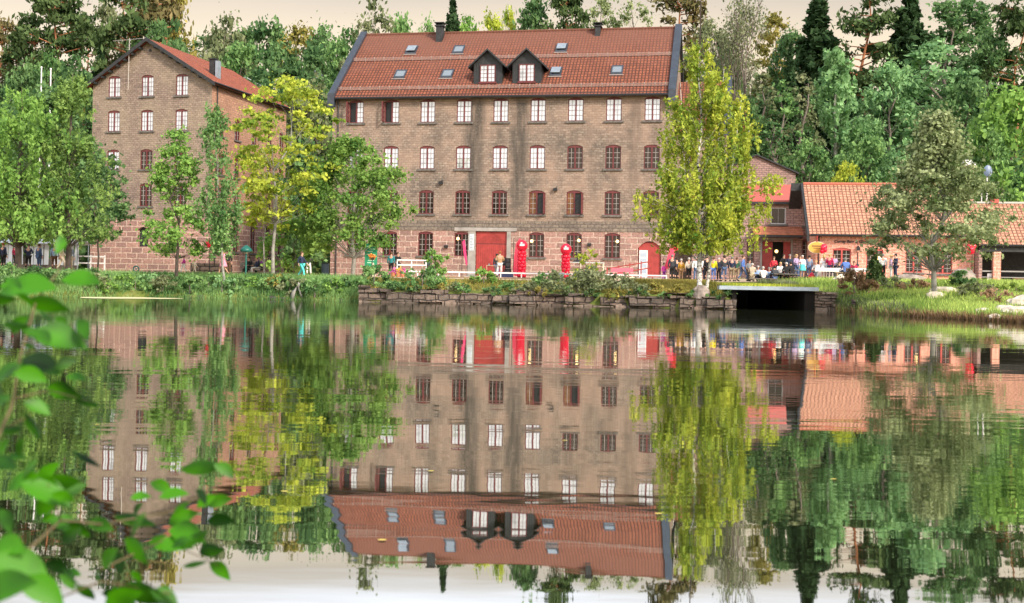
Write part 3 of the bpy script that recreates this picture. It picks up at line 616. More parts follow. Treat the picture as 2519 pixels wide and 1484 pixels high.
EX, EY, EA = (1845 - 1259) / F * 97, 97, R_(-8)
eb = empty('entrance_building', (EX, EY, 0), EA, 'two storey brick entrance building with a flat red sheet roof and open red doors', 'building')
eh = [(.9, 3.2, G0, 5.05, 0), (1.55, 2.75, 6.5, 7.85, 0), (4.22, 4.6, 6.4, 7.3, 0), (4.1, 4.7, 3.0, 5.3, .1), (-.35, .25, 3.0, 5.3, .1), (-2.6, -1.4, 6.5, 7.8, 0)]
link('wall', wall_mesh(-4.8, 5.05, G0, 8.4, eh), M_PURB, eb)
MB().poly([(5.05, 0, G0), (5.05, 8, G0), (5.05, 8, 8.4), (5.05, 0, 8.4)]).build('side_wall', M_PURB, eb)
MB().box(-4.7, 5.0, 2.4, 2.5, G0, 8.4).build('inner_wall', M_BLACK, eb)
er = MB(); slab(er, -5.0, 5.2, -.35, 8.42, 6.5, 10.3, .12); er.build('roof', M_REDMET, eb)
MB().box(-5.0, 5.2, -.42, -.02, 8.12, 8.29).build('fascia', M_BLACKW, eb)
ewf = plain('white_window', (.62, .6, .6), .5)
window(eb, 2.15, 6.5, 1.2, 1.35, 'dark', rise=0, leaf=1, rows=1, frame_mat=ewf); window(eb, 4.41, 6.4, .38, .9, 'dark', rise=0, leaf=1, rows=1, frame_mat=ewf)
window(eb, 4.4, 3.0, .6, 2.3, 'dark', rise=.1, leaf=1, rows=6); window(eb, -.05, 3.0, .6, 2.3, 'dark', rise=.1, leaf=1, rows=6)
window(eb, -2.0, 6.5, 1.2, 1.3, 'dark', rise=0, leaf=1, rows=1, frame_mat=ewf)
cp = MB(); slab(cp, .1, 4.05, -1.3, 5.66, -.01, 6.3, .1); cp.build('canopy', plain('rust_canopy', (.42, .15, .08), .7, var=.3), eb)
MB().box(.15, .25, -1.2, -.01, 5.3, 5.5).box(3.9, 4.0, -1.2, -.01, 5.3, 5.5).box(.1, 4.05, -1.3, -1.2, 5.38, 5.54).build('canopy_beam', M_BLACKW, eb)
MB().box(.92, 1.75, .1, .18, G0, 5.02).build('door', M_REDD, eb); MB().box(2.62, 3.18, .1, .18, G0, 5.02).build('door', M_REDD, eb)
MB().ball((2.15, 1.2, 4.3), .14, n=8, m=6).build('lamp', M_LAMP, eb)
MB().box(.75, .9, -.05, .1, G0, 5.2).box(3.2, 3.35, -.05, .1, G0, 5.2).box(.75, 3.35, -.06, .1, 5.2, 5.35).build('door_surround', M_CONC, eb)

TX, TY, TA = (2005 - 1259) / F * 90, 90, R_(-8)
tv = empty('tavern', (TX, TY, 0), TA, 'low salmon pink brick tavern with orange tiled roof and lettering over its windows', 'building')
TW, TD, TE, TR = 11.55, 9.6, 5.6, 9.45
wins = [(1.92, 2.9, 1.35, 1.5, 4), (4.35, 2.35, 1.25, 2.05, 5), (7.2, 2.6, 1.2, 1.75, 5), (9.32, 2.55, 1.35, 1.85, 5)]
link('wall', wall_mesh(0, TW, G0, TE, [(c - w_ / 2, c + w_ / 2, z, z + h, .12) for c, z, w_, h, rr in wins]), M_PINK, tv)
MB().box(.3, TW - .3, 1.2, 1.3, G0, TE - .1).build('inner_wall', M_BLACK, tv)
MB().poly([(0, TD, G0), (0, 0, G0), (0, 0, TE), (0, TD / 2, TR), (0, TD, TE)]).poly([(TW, 0, G0), (TW, TD, G0), (TW, TD, TE), (TW, TD / 2, TR), (TW, 0, TE)]).poly([(TW, TD, G0), (0, TD, G0), (0, TD, TE), (TW, TD, TE)]).build('end_wall', M_PINK, tv)
tf = plain('tavern_frame', (.50, .09, .08), .5)
for k, (c, z, w_, h, rr) in enumerate(wins): window(tv, c, z, w_, h, 'dark', rise=.12, rows=rr, frame_mat=tf, lampspot=(.3, 1.3) if k in (1, 2) else None)
tsl = (TR - TE) / (TD / 2); tr = MB(); slab(tr, -.55, TW + .2, -.5, TE - .5 * tsl + .18, TD / 2, TR + .18, .16); slab(tr, -.55, TW + .2, TD + .5, TE - .5 * tsl + .18, TD / 2 + .001, TR + .18, .16)
tro = tr.build('roof', M_ROOFT, tv); MB().tube([(-.55, TD / 2, TR + .22), (TW + .2, TD / 2, TR + .22)], .12, 6).build('ridge_tiles', plain('ridge_red', (.5, .15, .1), .7), tro)
MB().tube([(-.5, -.6, TE - .28), (TW, -.6, TE - .28)], .09, 6).box(-.5, TW, -.5, -.02, TE - .36, TE - .26).build('gutter', M_GUT, tro)
bg = MB(); slab(bg, -.75, -.56, -.55, TE - .5 * tsl + .24, TD / 2, TR + .26, .6); slab(bg, -1.5, -.56, TD + .5, TE - .5 * tsl + .1, TD / 2 + .001, TR + .26, .6); bg.build('bargeboard', M_BLACKW, tro)
MB().tube([(.2, -.08, TE - .3), (.2, -.08, G0)], .05, 6).build('downpipe', M_GUT, tv)
MB().box(-.03, TW, -.03, -.002, G0, 2.15).build('plinth', plain('plinth', (.55, .27, .22), .9, var=.2), tv)
def text(s, size, mat, parent, loc, depth=.02, shear=0):
    cu = bpy.data.curves.new('lettering', 'FONT'); cu.body = s; cu.size = size; cu.extrude = depth; cu.align_x = 'CENTER'; cu.shear = shear; cu.resolution_u = 2; cu.offset = .006
    o = bpy.data.objects.new('tmp', cu); COL.objects.link(o); me = bpy.data.meshes.new_from_object(o.evaluated_get(bpy.context.evaluated_depsgraph_get())); bpy.data.objects.remove(o)
    me.transform(Matrix.Translation(loc) @ Matrix.Rotation(R_(90), 4, 'X')); me.materials.clear(); return link('lettering', me, mat, parent)
text('Curray Barr & Glasstad', .30, M_BLACK, tv, (2.75, -.03, 4.78), shear=.2)
MB().box(3.05, 3.15, -.3, -.01, 4.45, 4.55).box(2.98, 3.22, -.4, -.16, 4.2, 4.45).build('wall_light', M_BLACK, tv)
MB().tube([(3.1, -.05, 4.1), (3.1, -.05, 3.2)], .03, 5).ball((3.1, -.06, 3.1), .12, n=7, m=5).build('bell_pull', M_SLATE, tv)
cp_ = MB().box(11.75, 12.6, 4.9, 5.75, 6.0, 11.2).build('chimney', masonry('chimney_brick', (.72, .42, .34), (.62, .33, .27), (.7, .55, .48), .3, .14, .02), tv)
MB().box(11.65, 12.7, 4.8, 5.85, 11.2, 11.4).box(11.85, 12.5, 5.0, 5.65, 11.4, 11.65).build('cap', M_WHITEP, cp_)
# hanging oval sign on the tavern corner
hs_ = empty('hanging_sign', (TX - .25, TY - 1.2, 4.35), TA, 'oval mustard yellow sign hanging on a red bracket at the corner of the pink tavern', 'sign')
MB().prism([(.62 * math.cos(a), .42 * math.sin(a)) for a in [2 * math.pi * k / 20 for k in range(20)]], -.03, .03).build('board', plain('mustard', (.72, .42, .08), .5), hs_)
MB().prism([(.66 * math.cos(a), .46 * math.sin(a)) for a in [2 * math.pi * k / 20 for k in range(20)]], -.015, .015).build('rim', M_IVORY, hs_)
MB().box(-.36, .36, -.045, -.031, .06, .16).box(-.25, .25, -.045, -.031, -.08, -.02).build('painted_line', plain('brownp', (.25, .12, .04), .6), hs_)
MB().tube([(0, 0, .42), (0, 0, .85)], .05, 6).tube([(0, 0, .85), (.2, 1.2, .85)], .04, 6).build('bracket', M_REDD, hs_)

vr = empty('veranda', (TX + TW * math.cos(TA), TY + TW * math.sin(TA), 0), TA, 'open veranda with orange tiled roof and brick pillars at the right end of the tavern', 'building')
VW = 9.0; vsl = (8.0 - 4.75) / 3.8
vo = MB(); slab(vo, .05, VW, -1.3, 4.78, 3.0, 8.1, .16); slab(vo, .05, VW, 7.5, 4.78, 3.001, 8.1, .16); vro = vo.build('roof', M_ROOFT, vr)
MB().box(.1, VW, 2.85, 3.15, 8.06, 8.2).build('ridge_cap', plain('ridge_grey', (.55, .52, .48), .7), vro); MB().box(1.9, 2.4, 2.7, 3.3, 8.1, 8.4).build('vent_cowl', M_REDMET, vro)
MB().tube([(.1, -1.38, 4.66), (VW, -1.38, 4.66)], .09, 6).build('gutter', M_GUT, vro); MB().box(.1, VW, -1.2, -1.05, 4.2, 4.55).build('beam', M_BLACKW, vr)
for x in (1.35, 4.7, 8.0): MB().box(x - .26, x + .26, -1.25, -.75, G0, 4.2).build('pillar', M_PINK, vr)
MB().box(.05, .3, -1.2, 3.9, G0, 4.3).build('side_pier', M_PURB, vr)
MB().box(0.3, VW, 3.8, 3.9, G0, 5).build('back_wall', M_BLACKW, vr)
rl_ = MB()
for a, c in ((.3, 1.09), (1.61, 4.44), (4.96, 7.74)): rl_.box(a, c, -1.05, -.97, 2.72, 2.82); rl_.box(a, c, -1.03, -.99, 2.3, 2.36)
rl_.build('rail', plain('rail_grey', (.3, .3, .29), .7), vr)
MB().box(.75, 1.05, -.95, -.85, G0, 2.6).box(-.05, .02, 0, .01, 0, .01).build('white_panel', M_WHITEP, vr)
MB().box(3.0, 4.2, .2, 1.0, G0, 2.35).build('planter', plain('terra', (.5, .3, .2), .8), vr)

sd = at(2427, 480, 95); dish = empty('satellite_dish', sd, 0, 'blue grey satellite dish on a white pole behind the tavern roof', 'dish')
MB().tube([(0, 0, -1.2), (0, 0, 2.2)], .07, 8).build('pole', M_WHITEP, dish); MB().tube([(-.42, 0, -1.2), (-.42, 0, 1.0)], .04, 6).build('stay', M_WHITEP, dish)
dm = MB(); 
for i in range(5):
    for k in range(16): a = 2 * math.pi * k / 16; r0 = .42 * i / 4; dm.v.append((r0 * math.cos(a) * .85, -.15 - .12 + .7 * r0 * r0, 1.9 + r0 * math.sin(a) * 1.15))
for i in range(4):
    for k in range(16): dm.f.append((i * 16 + k, i * 16 + (k + 1) % 16, (i + 1) * 16 + (k + 1) % 16, (i + 1) * 16 + k))
dmo = dm.build('reflector', plain('dish_blue', (.16, .22, .34), .4), dish, True); MB().tube([(0, -.2, 1.5), (0, -.75, 1.75)], .03, 5).ball((0, -.75, 1.8), .07, n=6, m=5).build('feed_arm', M_STEEL, dish)

# little white houses far up in the wood
def cottage(x, ytop, d_, w, h, label, mat, rot=.3):
    p = at(x, ytop, d_); c = empty('cottage', (p.x, p.y, p.z - h * 1.45), rot, label, 'house')
    MB().box(-w / 2, w / 2, 0, w, 0, h).prism([(-w / 2, h), (w / 2, h), (0, h * 1.4)], .01, w - .01).build('wall', mat, c)
    r = MB()
    for s_ in (-1, 1): r.prism([(0, h * 1.45), (s_ * w * .58, h * .97), (s_ * w * .58, h * .93), (0, h * 1.40)][::s_], -.3, w + .3)
    r.build('roof', plain('pale_roof', (.50, .55, .58), .6), c); MB().box(-.5, .5, -.03, -.001, h * .3, h * .75).build('window', M_DARK, c)
cottage(490, 133, 158, 3.6, 3.4, 'pale cottage gable peeping over the roof of the gabled warehouse', plain('pale_wall', (.55, .62, .62), .8))
cottage(606, 190, 150, 3.4, 2.2, 'small grey and white cottage between warehouse roof and yellow maple', plain('grey_wall', (.45, .45, .46), .8), .1)
cottage(760, 165, 165, 4.5, 3.0, 'whitish cottage almost lost among the trees left of the mill roof', plain('pale_wall2', (.55, .6, .6), .8), -.2)

# ================================================================== banks, walls, culvert
rng = random.Random(7)
def blockwall(name, xa, xb, label, z1f):
    t_ = empty(name, ((xa + xb) / 2, shore((xa + xb) / 2), 0), 0, label, 'wall'); cx, cy = t_.location.x, t_.location.y; mb = MB(); z = -.5
    while z < 1.1:
        hh = rng.uniform(.22, .50); x = xa
        while x < xb:
            w_ = rng.uniform(.4, 1.9); x2 = min(x + w_, xb); mxz = z1f((x + x2) / 2)
            if z < mxz:
                y = shore((x + x2) / 2); j = rng.uniform(-.22, .12); z2 = min(z + hh, mxz + rng.uniform(-.04, .1)); b = len(mb.v)
                e_ = [rng.uniform(-.09, .09) for _ in range(12)]
                mb.box(x + .025 - cx, x2 - .02 - cx, y - .12 + j - cy, y + .5 - cy, z + .015, z2)
                for q in range(8): vx, vy, vz = mb.v[b + q]; mb.v[b + q] = (vx + e_[q] * .5, vy + e_[(q + 3) % 12], vz + e_[(q + 5) % 12] * .6)
            x = x2
        z += hh
    mb.build('masonry', M_RETW, t_); return t_
blockwall('stone_retaining_wall', -8.9, 12.48, 'long low dark stone retaining wall along the water in front of the mill', lambda x: .62 + .14 * math.sin(x * .9) + .10 * math.sin(x * 2.3) + (.55 if x < -7.6 else 0))
blockwall('stone_retaining_wall', 16.66, 18.2, 'short stone retaining wall at the right side of the culvert', lambda x: 1.05)
cv = empty('culvert_bridge', (14.57, 65.6, 0), R_(1.5), 'grey concrete slab bridge over the dark culvert mouth', 'bridge')
MB().box(-3.1, 2.45, -.25, .35, 1.10, 1.31).build('slab_edge', M_STEEL, cv); MB().box(-2.3, 2.3, .35, 14.5, 1.06, 1.28).build('deck', M_CONC, cv)
MB().box(-2.35, -2.09, -.02, 14, -1, 1.05).build('abutment', plain('culvert_shade', (.012, .011, .010), .95, spec=.1), cv); MB().box(1.72, 2.3, -.02, 14, -1, 1.05).build('abutment', MAT['culvert_shade'], cv); MB().box(-2.5, 2.5, 13.9, 14.2, -1, 1.05).build('rear_wall', M_BLACK, cv)  # near-black walls: deep shade inside the culvert put into their colour

def rock(p, r, label, mat=None, sq=(1.2, .9, .65), group=None, name='boulder'):
    mb = MB().ball((0, 0, r * .3), r, sq, 9, 6, .16, rng); o = mb.build(name, mat or M_ROCK, None, loc=p); return tag(o, label, 'rock', group)
def gp_(x, d_, dz=0):
    X = (x - 1259) / F * d_; return Vector((X, d_, ground(X, d_) + dz))
rock(gp_(1724, 66.2, -.1), .55, 'grey boulder wedged under the root of the weeping birch', sq=(.9, .7, 1.0))
rock(gp_(2028, 84), .5, 'wide brown stone on the lawn left of the cloth covered tables', sq=(1.8, .8, .8))
rock(gp_(2080, 76), .42, 'square topped pale stone in front of the man in the blue jacket', M_ROCKP, sq=(2.0, .8, .8))
rock(gp_(2235, 75), .5, 'long brown stone on the lawn right of the dark conifer shrub', sq=(2.2, .8, .7))
rock(gp_(2370, 76), .65, 'rounded brown boulder in front of the tavern pier', sq=(1.3, .9, 1))
for k, (x, d_, r) in enumerate(((2300, 61, .35), (2320, 63, .5), (2420, 52, .3), (2470, 52, .45), (2500, 50, .5), (2450, 49, .3), (2515, 54, .6), (2490, 56, .35))):
    rock(gp_(x, d_, -.05), r, 'pale rock among others strewn on the grassy right bank', M_ROCKP, group='pale rocks on the right bank', sq=(rng.uniform(1, 1.6), .9, rng.uniform(.5, .8)))
for k in range(7):
    X = rng.uniform(-20, -9.6); Y = shore(X) + .1; rock(Vector((X, Y, 0)), rng.uniform(.12, .28), 'dark stone at the waterline below the leafy left bank', plain('wet_rock', (.06, .055, .045), .6, var=.4), group='stones at the left waterline')

# ------------------------------------------------------------------ vegetation builders
NP = np.random.RandomState(5)
def leafmesh(name, C, size, tint, out=None, elong=1.5, updown=0.0, flat=0.0):
    n_ = len(C); rnd = NP.normal(size=(n_, 3))
    if out is not None: rnd = rnd * .75 + out
    rnd[:, 2] += flat
    nn = rnd / (np.linalg.norm(rnd, axis=1, keepdims=True) + 1e-9)
    a = NP.normal(size=(n_, 3)); a[:, 2] -= updown * 2.0
    a -= nn * np.sum(a * nn, axis=1, keepdims=True); a /= (np.linalg.norm(a, axis=1, keepdims=True) + 1e-9)
    b = np.cross(nn, a); s = size * (.45 + NP.uniform(0, 1, (n_, 1)) ** 1.6 * 1.25)
    V = np.empty((n_, 4, 3)); V[:, 0] = C - a * s * elong * .5; V[:, 1] = C + b * s * .5; V[:, 2] = C + a * s * elong * .5; V[:, 3] = C - b * s * .5
    me = bpy.data.meshes.new(name); me.vertices.add(n_ * 4); me.vertices.foreach_set('co', V.reshape(-1)); me.loops.add(n_ * 4); me.loops.foreach_set('vertex_index', np.arange(n_ * 4, dtype=np.int32))
    me.polygons.add(n_); me.polygons.foreach_set('loop_start', np.arange(0, n_ * 4, 4, dtype=np.int32)); me.polygons.foreach_set('loop_total', np.full(n_, 4, dtype=np.int32)); me.update()
    at_ = me.attributes.new('tint', 'FLOAT', 'POINT'); at_.data.foreach_set('value', np.repeat(np.clip(tint, 0, 1), 4).astype(np.float32)); me.validate(); return me

def broadleaf(H, W, z0=.22, nclump=70, per=110, leaf=.3, seed=0, lean=0.0, prof=None, flatc=.75, crad=.115, gaps=0.0, trunk_r=.02, double=False, multi=1):
    """tapered trunk, limbs that reach the clumps, leaves spread over clumps"""
    r = np.random.RandomState(seed); global NP; NP = r
    tk = MB(); clumps = []; base = Vector((0, 0, 0)); top = Vector((lean * H, 0, H * .93)); tr_ = max(.05, trunk_r * H)
    pts = [base.lerp(top, k / 7) + Vector((r.uniform(-1, 1), r.uniform(-1, 1), 0)) * H * .012 * min(k, 4) for k in range(8)]
    tk.tube([Vector((0, 0, -.4))] + pts, [tr_ * 1.35] + [tr_ * (1 - .87 * k / 7) for k in range(8)], 7)
    P = prof or (lambda t: math.sin(math.pi * min(1, max(0, .08 + t * .90)) ** .85) ** .7)
    for k in range(nclump):
        t = r.uniform(0, 1) ** .9; z = H * (z0 + (1 - z0) * t); R = W / 2 * P(t); a = r.uniform(0, 2 * math.pi); rr = R * r.uniform(.25, 1) ** .5 * (1 + r.normal() * .10)
        c = Vector((lean * z + math.cos(a) * rr, math.sin(a) * rr, z)); clumps.append((c, r.uniform(.6, 1.25) * crad * (H + W) / 2, r.uniform(0, 1)))
        if k % 2 == 0:
            zt = max(H * z0 * .95, c.z - rr * .75); f_ = zt / (H * .93); s_ = pts[min(7, int(f_ * 7))]; md = s_.lerp(c, .5) + Vector((0, 0, -.03 * H * r.uniform(-.5, 1)))
            rb = max(.010, tr_ * .2 * (1 - f_ * .6)); tk.tube([s_, md, c], [rb, rb * .6, rb * .25], 5, cap=False)
    C = []; T = []; O = []
    for c, cr_, ct in clumps:
        m_ = int(per * r.uniform(.6, 1.3)); d = r.normal(size=(m_, 3)); d /= np.linalg.norm(d, axis=1, keepdims=True); rad = cr_ * np.minimum(np.abs(r.normal(0, .72, (m_, 1))), 1.9)
        pos = np.array(c) + d * rad * np.array([1, 1, flatc]); C.append(pos); T.append(.55 * ct + .45 * r.uniform(0, 1, m_)); O.append(d * .6)
    C = np.vstack(C); T = np.concatenate(T); O = np.vstack(O)
    return tk.mesh('trunk', True), leafmesh('crown', C, leaf, T, O, 1.35, 0, .35)

def birch(H, W, seed=0, nb=70, leaf=.2, prof=None, z0=.18, strand=2.2, dens=26, lean=0.0, trunk_r=.013, per=4, minz=0.0, leaders=(), clear=0.0, extra=()):
    """white stem, rising limbs and long hanging leaf strands; leaders = side spires (dx, dy, height share, width, branches)"""
    r = np.random.RandomState(seed); global NP; NP = r; tk = MB(); tr_ = trunk_r * H
    pts = [Vector((lean * H * k / 9 + r.uniform(-1, 1) * .01 * H * (k > 0), r.uniform(-1, 1) * .006 * H, H * .97 * k / 9)) for k in range(10)]
    tk.tube([Vector((0, 0, -.5))] + pts, [tr_ * 1.5] + [tr_ * (1 - .9 * k / 9) for k in range(10)], 8)
    P = prof or (lambda t: .35 + .65 * math.sin(math.pi * (.25 + .75 * t)) if t > .1 else .5)
    C = []; T = []
    def strands(q, L, bt, k_):
        for j in range(k_):
            p_ = q + Vector((r.normal() * .25, r.normal() * .25, r.normal() * .1 + .1)); l_ = min(L * r.uniform(.4, 1.1), p_.z - minz - 1.1 * r.uniform(0, 1) ** 2)
            if l_ < .15 or (clear and abs(p_.x - lean * p_.z) < clear and p_.y < .4): continue
            st = r.uniform(0, 1); m_ = int(dens * l_ / 1.5) + 4; dz = r.uniform(0, 1, m_) ** .85 * l_; sw_ = r.normal() * .10
            C.append(np.stack([p_.x + r.normal(size=m_) * .085 + sw_ * dz, p_.y + r.normal(size=m_) * .085, p_.z - dz], 1)); T.append(np.clip(.45 * bt + .30 * st + .3 * r.uniform(0, 1, m_), 0, 1))
    for k in range(nb):
        t = r.uniform(0, 1); z = H * (z0 + (1 - z0) * t); a = r.uniform(0, 2 * math.pi); R = W / 2 * P(t) * r.uniform(.3, 1.08) * (1 + .12 * math.sin(3 * a + 5 * t))
        s_ = Vector((lean * z, 0, max(.12 * H, z - R * .8))); e = Vector((lean * z + math.cos(a) * R, math.sin(a) * R, z)); md = s_.lerp(e, .55) + Vector((0, 0, R * .18))
        rb = tr_ * .22 * (1.1 - t); tk.tube([s_, md, e], [rb, rb * .6, rb * .2], 4, cap=False); bt = r.uniform(0, 1)
        for j in range(per):
            f_ = r.uniform(.35, 1.05); q = s_.lerp(md, f_ * 2) if f_ < .5 else md.lerp(e, f_ * 2 - 1); strands(q, strand * (1 - .55 * t), bt, 1)
    for (dx, dy, hf, lw, ln_) in leaders:
        zb = H * hf * .42; tk.tube([Vector((lean * zb, 0, zb * .8)), Vector((dx * .7, dy * .7, zb * 1.2)), Vector((dx, dy, H * hf))], [tr_ * .45, tr_ * .3, .015], 5, cap=False)
        for k in range(ln_):
            t = r.uniform(0, 1); z = zb + (H * hf - zb) * t; R = lw / 2 * (1.05 - t * .8) * r.uniform(.2, 1); a = r.uniform(0, 2 * math.pi); strands(Vector((dx * (.6 + .4 * t) + math.cos(a) * R, dy + math.sin(a) * R, z)), strand * .75 * (1 - .4 * t), r.uniform(0, 1), 3)
    for (x_, y_, z_, w_, ln_, L) in extra:
        tk.tube([Vector((x_ * .3, y_ * .3, z_ - .6)), Vector((x_, y_, z_ + .1))], [.03, .012], 4, cap=False)
        for k in range(ln_): strands(Vector((x_ + r.uniform(-1, 1) * w_, y_ + r.uniform(-1, 1) * .3, z_ + r.uniform(-.2, .2))), L, r.uniform(.5, 1), 1)
    return tk.mesh('trunk', True), leafmesh('crown', np.vstack(C), leaf, np.concatenate(T), None, 1.7, .9)

def spruce(H, W, seed=0, leaf=.34, levels=26, z0=.06, dens=1.0, ragged=.2):
    r = np.random.RandomState(seed); global NP; NP = r; tk = MB(); tk.tube([(0, 0, -.5), (0, 0, H * .5), (0, 0, H * .99)], [.02 * H, .011 * H, .015], 7); C = []; T = []
    for lv in range(levels):
        f_ = lv / (levels - 1); z = H * (z0 + (1 - z0) * f_); R = W / 2 * ((1 - f_) ** .85) * (1 + r.uniform(-ragged, ragged)) + .12; nb = 7 if f_ < .8 else 5
        for k in range(nb):
            a = 2 * math.pi * (k + r.uniform(-.3, .3)) / nb + lv * .7; L = R * r.uniform(.75, 1.15); dv = np.array([math.cos(a), math.sin(a)]); lt_ = r.uniform(0, 1)
            m_ = int((16 + 34 * L) * dens); s = r.uniform(.1, 1, m_) ** .8; wd = .22 * L * (1 - s * .55) + .06; ln_ = r.normal(size=m_) * wd * .6
            zz = z - .30 * L * s + .12 * L * s ** 3 + r.normal(size=m_) * .10 - np.abs(r.normal(size=m_)) * .22
            C.append(np.stack([dv[0] * s * L - dv[1] * ln_, dv[1] * s * L + dv[0] * ln_, zz], 1)); T.append(np.clip(.45 * lt_ + .4 * s * r.uniform(0, 1, m_) + .15 * r.uniform(0, 1, m_), 0, 1))
            if k % 2 == 0: tk.tube([(0, 0, z), (dv[0] * L * .8, dv[1] * L * .8, z - .22 * L)], [.03, .012], 3, cap=False)
    return tk.mesh('trunk', True), leafmesh('crown', np.vstack(C), leaf, np.concatenate(T), None, 1.8, .35)

def pine(H, W, seed=0, leaf=.3, z0=.42, nclump=46, per=80):
    r = np.random.RandomState(seed); global NP; NP = r; tk = MB(); tr_ = .016 * H
    pts = [Vector((r.uniform(-1, 1) * .008 * H * k, r.uniform(-1, 1) * .006 * H * k, H * .95 * k / 7)) for k in range(8)]; tk.tube([(0, 0, -.5)] + pts, [tr_ * 1.2] + [tr_ * (1 - .8 * k / 7) for k in range(8)], 7); C = []; T = []
    for k in range(nclump):
        t = r.uniform(0, 1); z = H * (z0 + (1 - z0) * t); R = W / 2 * (.45 + .75 * math.sin(math.pi * (.15 + .8 * t))) * (1 - .35 * t); a = r.uniform(0, 2 * math.pi); rr = R * r.uniform(.2, 1.05) ** .6
        s_ = pts[min(7, int(z / (H * .95) * 7))]; c = Vector((s_.x + math.cos(a) * rr, s_.y + math.sin(a) * rr, z + .05 * rr)); rb = .3 * tr_; tk.tube([Vector((s_.x, s_.y, z - .12 * rr)), s_.lerp(c, .55) * 1.0, c] if False else [Vector((s_.x, s_.y, z - .12 * rr)), c], [rb, rb * .35], 4, cap=False)
        cr_ = r.uniform(.5, 1.1) * .085 * (H * .6 + W); m_ = int(per * r.uniform(.6, 1.4)); d = r.normal(size=(m_, 3)); d /= np.linalg.norm(d, axis=1, keepdims=True); ct = r.uniform(0, 1)
        C.append(np.array(c) + d * cr_ * r.uniform(0, 1, (m_, 1)) ** .5 * np.array([1.15, 1.15, .5])); T.append(np.clip(.5 * ct + .5 * r.uniform(0, 1, m_), 0, 1))
    return tk.mesh('trunk', True), leafmesh('crown', np.vstack(C), leaf, np.concatenate(T), None, 2.2, 0, .3)

def baretree(H, W, seed=0):
    r = random.Random(seed); tk = MB(); C = []
    def br(p, d, L, rad, lv):
        q = p + d * L; tk.tube([p, p.lerp(q, .5) + Vector((r.uniform(-1, 1), r.uniform(-1, 1), 0)) * L * .05, q], [rad, rad * .8, rad * .6], 5 if lv < 2 else 3, cap=False)
        if lv >= 5 or L < .5: C.append(q); return
        for k in range(3 if lv > 0 else 2):
            nd = (d + Vector((r.uniform(-1, 1), r.uniform(-1, 1), r.uniform(-.15, .6))) * (.55 if lv < 2 else .8)).normalized(); br(p.lerp(q, r.uniform(.55, 1)), nd, L * r.uniform(.55, .8), rad * .55, lv + 1)
        br(q, (d + Vector((r.uniform(-.15, .15), r.uniform(-.15, .15), .2))).normalized(), L * .72, rad * .62, lv + 1)
    br(Vector((0, 0, -.4)), Vector((.02, 0, 1)), H * .38, H * .013, 0)
    global NP; NP = np.random.RandomState(seed); c = np.array([tuple(q) for q in C]); c = np.repeat(c, 7, 0) + NP.normal(size=(len(c) * 7, 3)) * .35
    return tk.mesh('trunk', True), leafmesh('crown', c, .16, NP.uniform(0, 1, len(c)), None, 1.4, .2)

BARK = plain('bark_grey', (.17, .14, .12), .9, var=.4, scale=4); BARKP = plain('bark_pine', (.42, .17, .08), .85, var=.4, scale=3); BARKD = plain('bark_dark', (.07, .055, .045), .9, var=.4)
BARKG = plain('bark_silver', (.30, .29, .26), .85, var=.35, scale=3)
m, n, l = newmat('bark_birch'); o = n.new('ShaderNodeOutputMaterial'); p = n.new('ShaderNodeBsdfPrincipled'); l.new(p.outputs[0], o.inputs[0]); t = n.new('ShaderNodeTexCoord'); mp = n.new('ShaderNodeMapping'); mp.inputs['Scale'].default_value = (2, 2, 5)
z = n.new('ShaderNodeTexNoise'); z.inputs['Scale'].default_value = 2.2; z.inputs['Detail'].default_value = 5; l.new(t.outputs['Object'], mp.inputs[0]); l.new(mp.outputs[0], z.inputs[0]); r = n.new('ShaderNodeValToRGB'); l.new(z.outputs[0], r.inputs[0])
r.color_ramp.elements[0].position = .40; r.color_ramp.elements[0].color = (.06, .05, .05, 1); r.color_ramp.elements[1].position = .48; r.color_ramp.elements[1].color = (.72, .70, .66, 1); l.new(r.outputs[0], p.inputs['Base Color']); BARKB = m
LM = {
 'spruce': leafmat('lf_spruce', (.012, .030, .006), (.065, .115, .022), .15), 'pine': leafmat('lf_pine', (.018, .040, .008), (.115, .165, .030), .15),
 'pineolive': leafmat('lf_pineolive', (.04, .05, .012), (.24, .19, .045), .15), 'deep': leafmat('lf_deep', (.03, .08, .022), (.19, .31, .065)),
 'mid': leafmat('lf_mid', (.045, .12, .028), (.28, .44, .09)), 'bluish': leafmat('lf_bluish', (.085, .19, .06), (.36, .56, .15)),
 'fresh': leafmat('lf_fresh', (.07, .17, .03), (.34, .52, .07)), 'yellowgreen': leafmat('lf_yg', (.16, .24, .02), (.60, .62, .05)),
 'yellow': leafmat('lf_yellow', (.08, .18, .02), (.62, .64, .05)), 'gold': leafmat('lf_gold', (.45, .28, .015), (.95, .62, .04)),
 'olive': leafmat('lf_olive', (.07, .10, .03), (.30, .32, .10)), 'autumn': leafmat('lf_autumn', (.11, .12, .02), (.46, .38, .06)), 'lawn': leafmat('lf_lawn', (.13, .22, .035), (.48, .58, .09)), 'willow': leafmat('lf_willow', (.03, .09, .02), (.32, .45, .07)),
 'birch': leafmat('lf_birch', (.06, .17, .02), (.58, .58, .045)), 'alder': leafmat('lf_alder', (.06, .105, .02), (.44, .48, .15)), 'maple': leafmat('lf_maple', (.04, .12, .02), (.30, .44, .06)),
 'near': leafmat('lf_near', (.05, .25, .012), (.16, .52, .03), .45), 'brown': leafmat('lf_brown', (.14, .09, .03), (.46, .30, .11)),
}
PROTO = {}
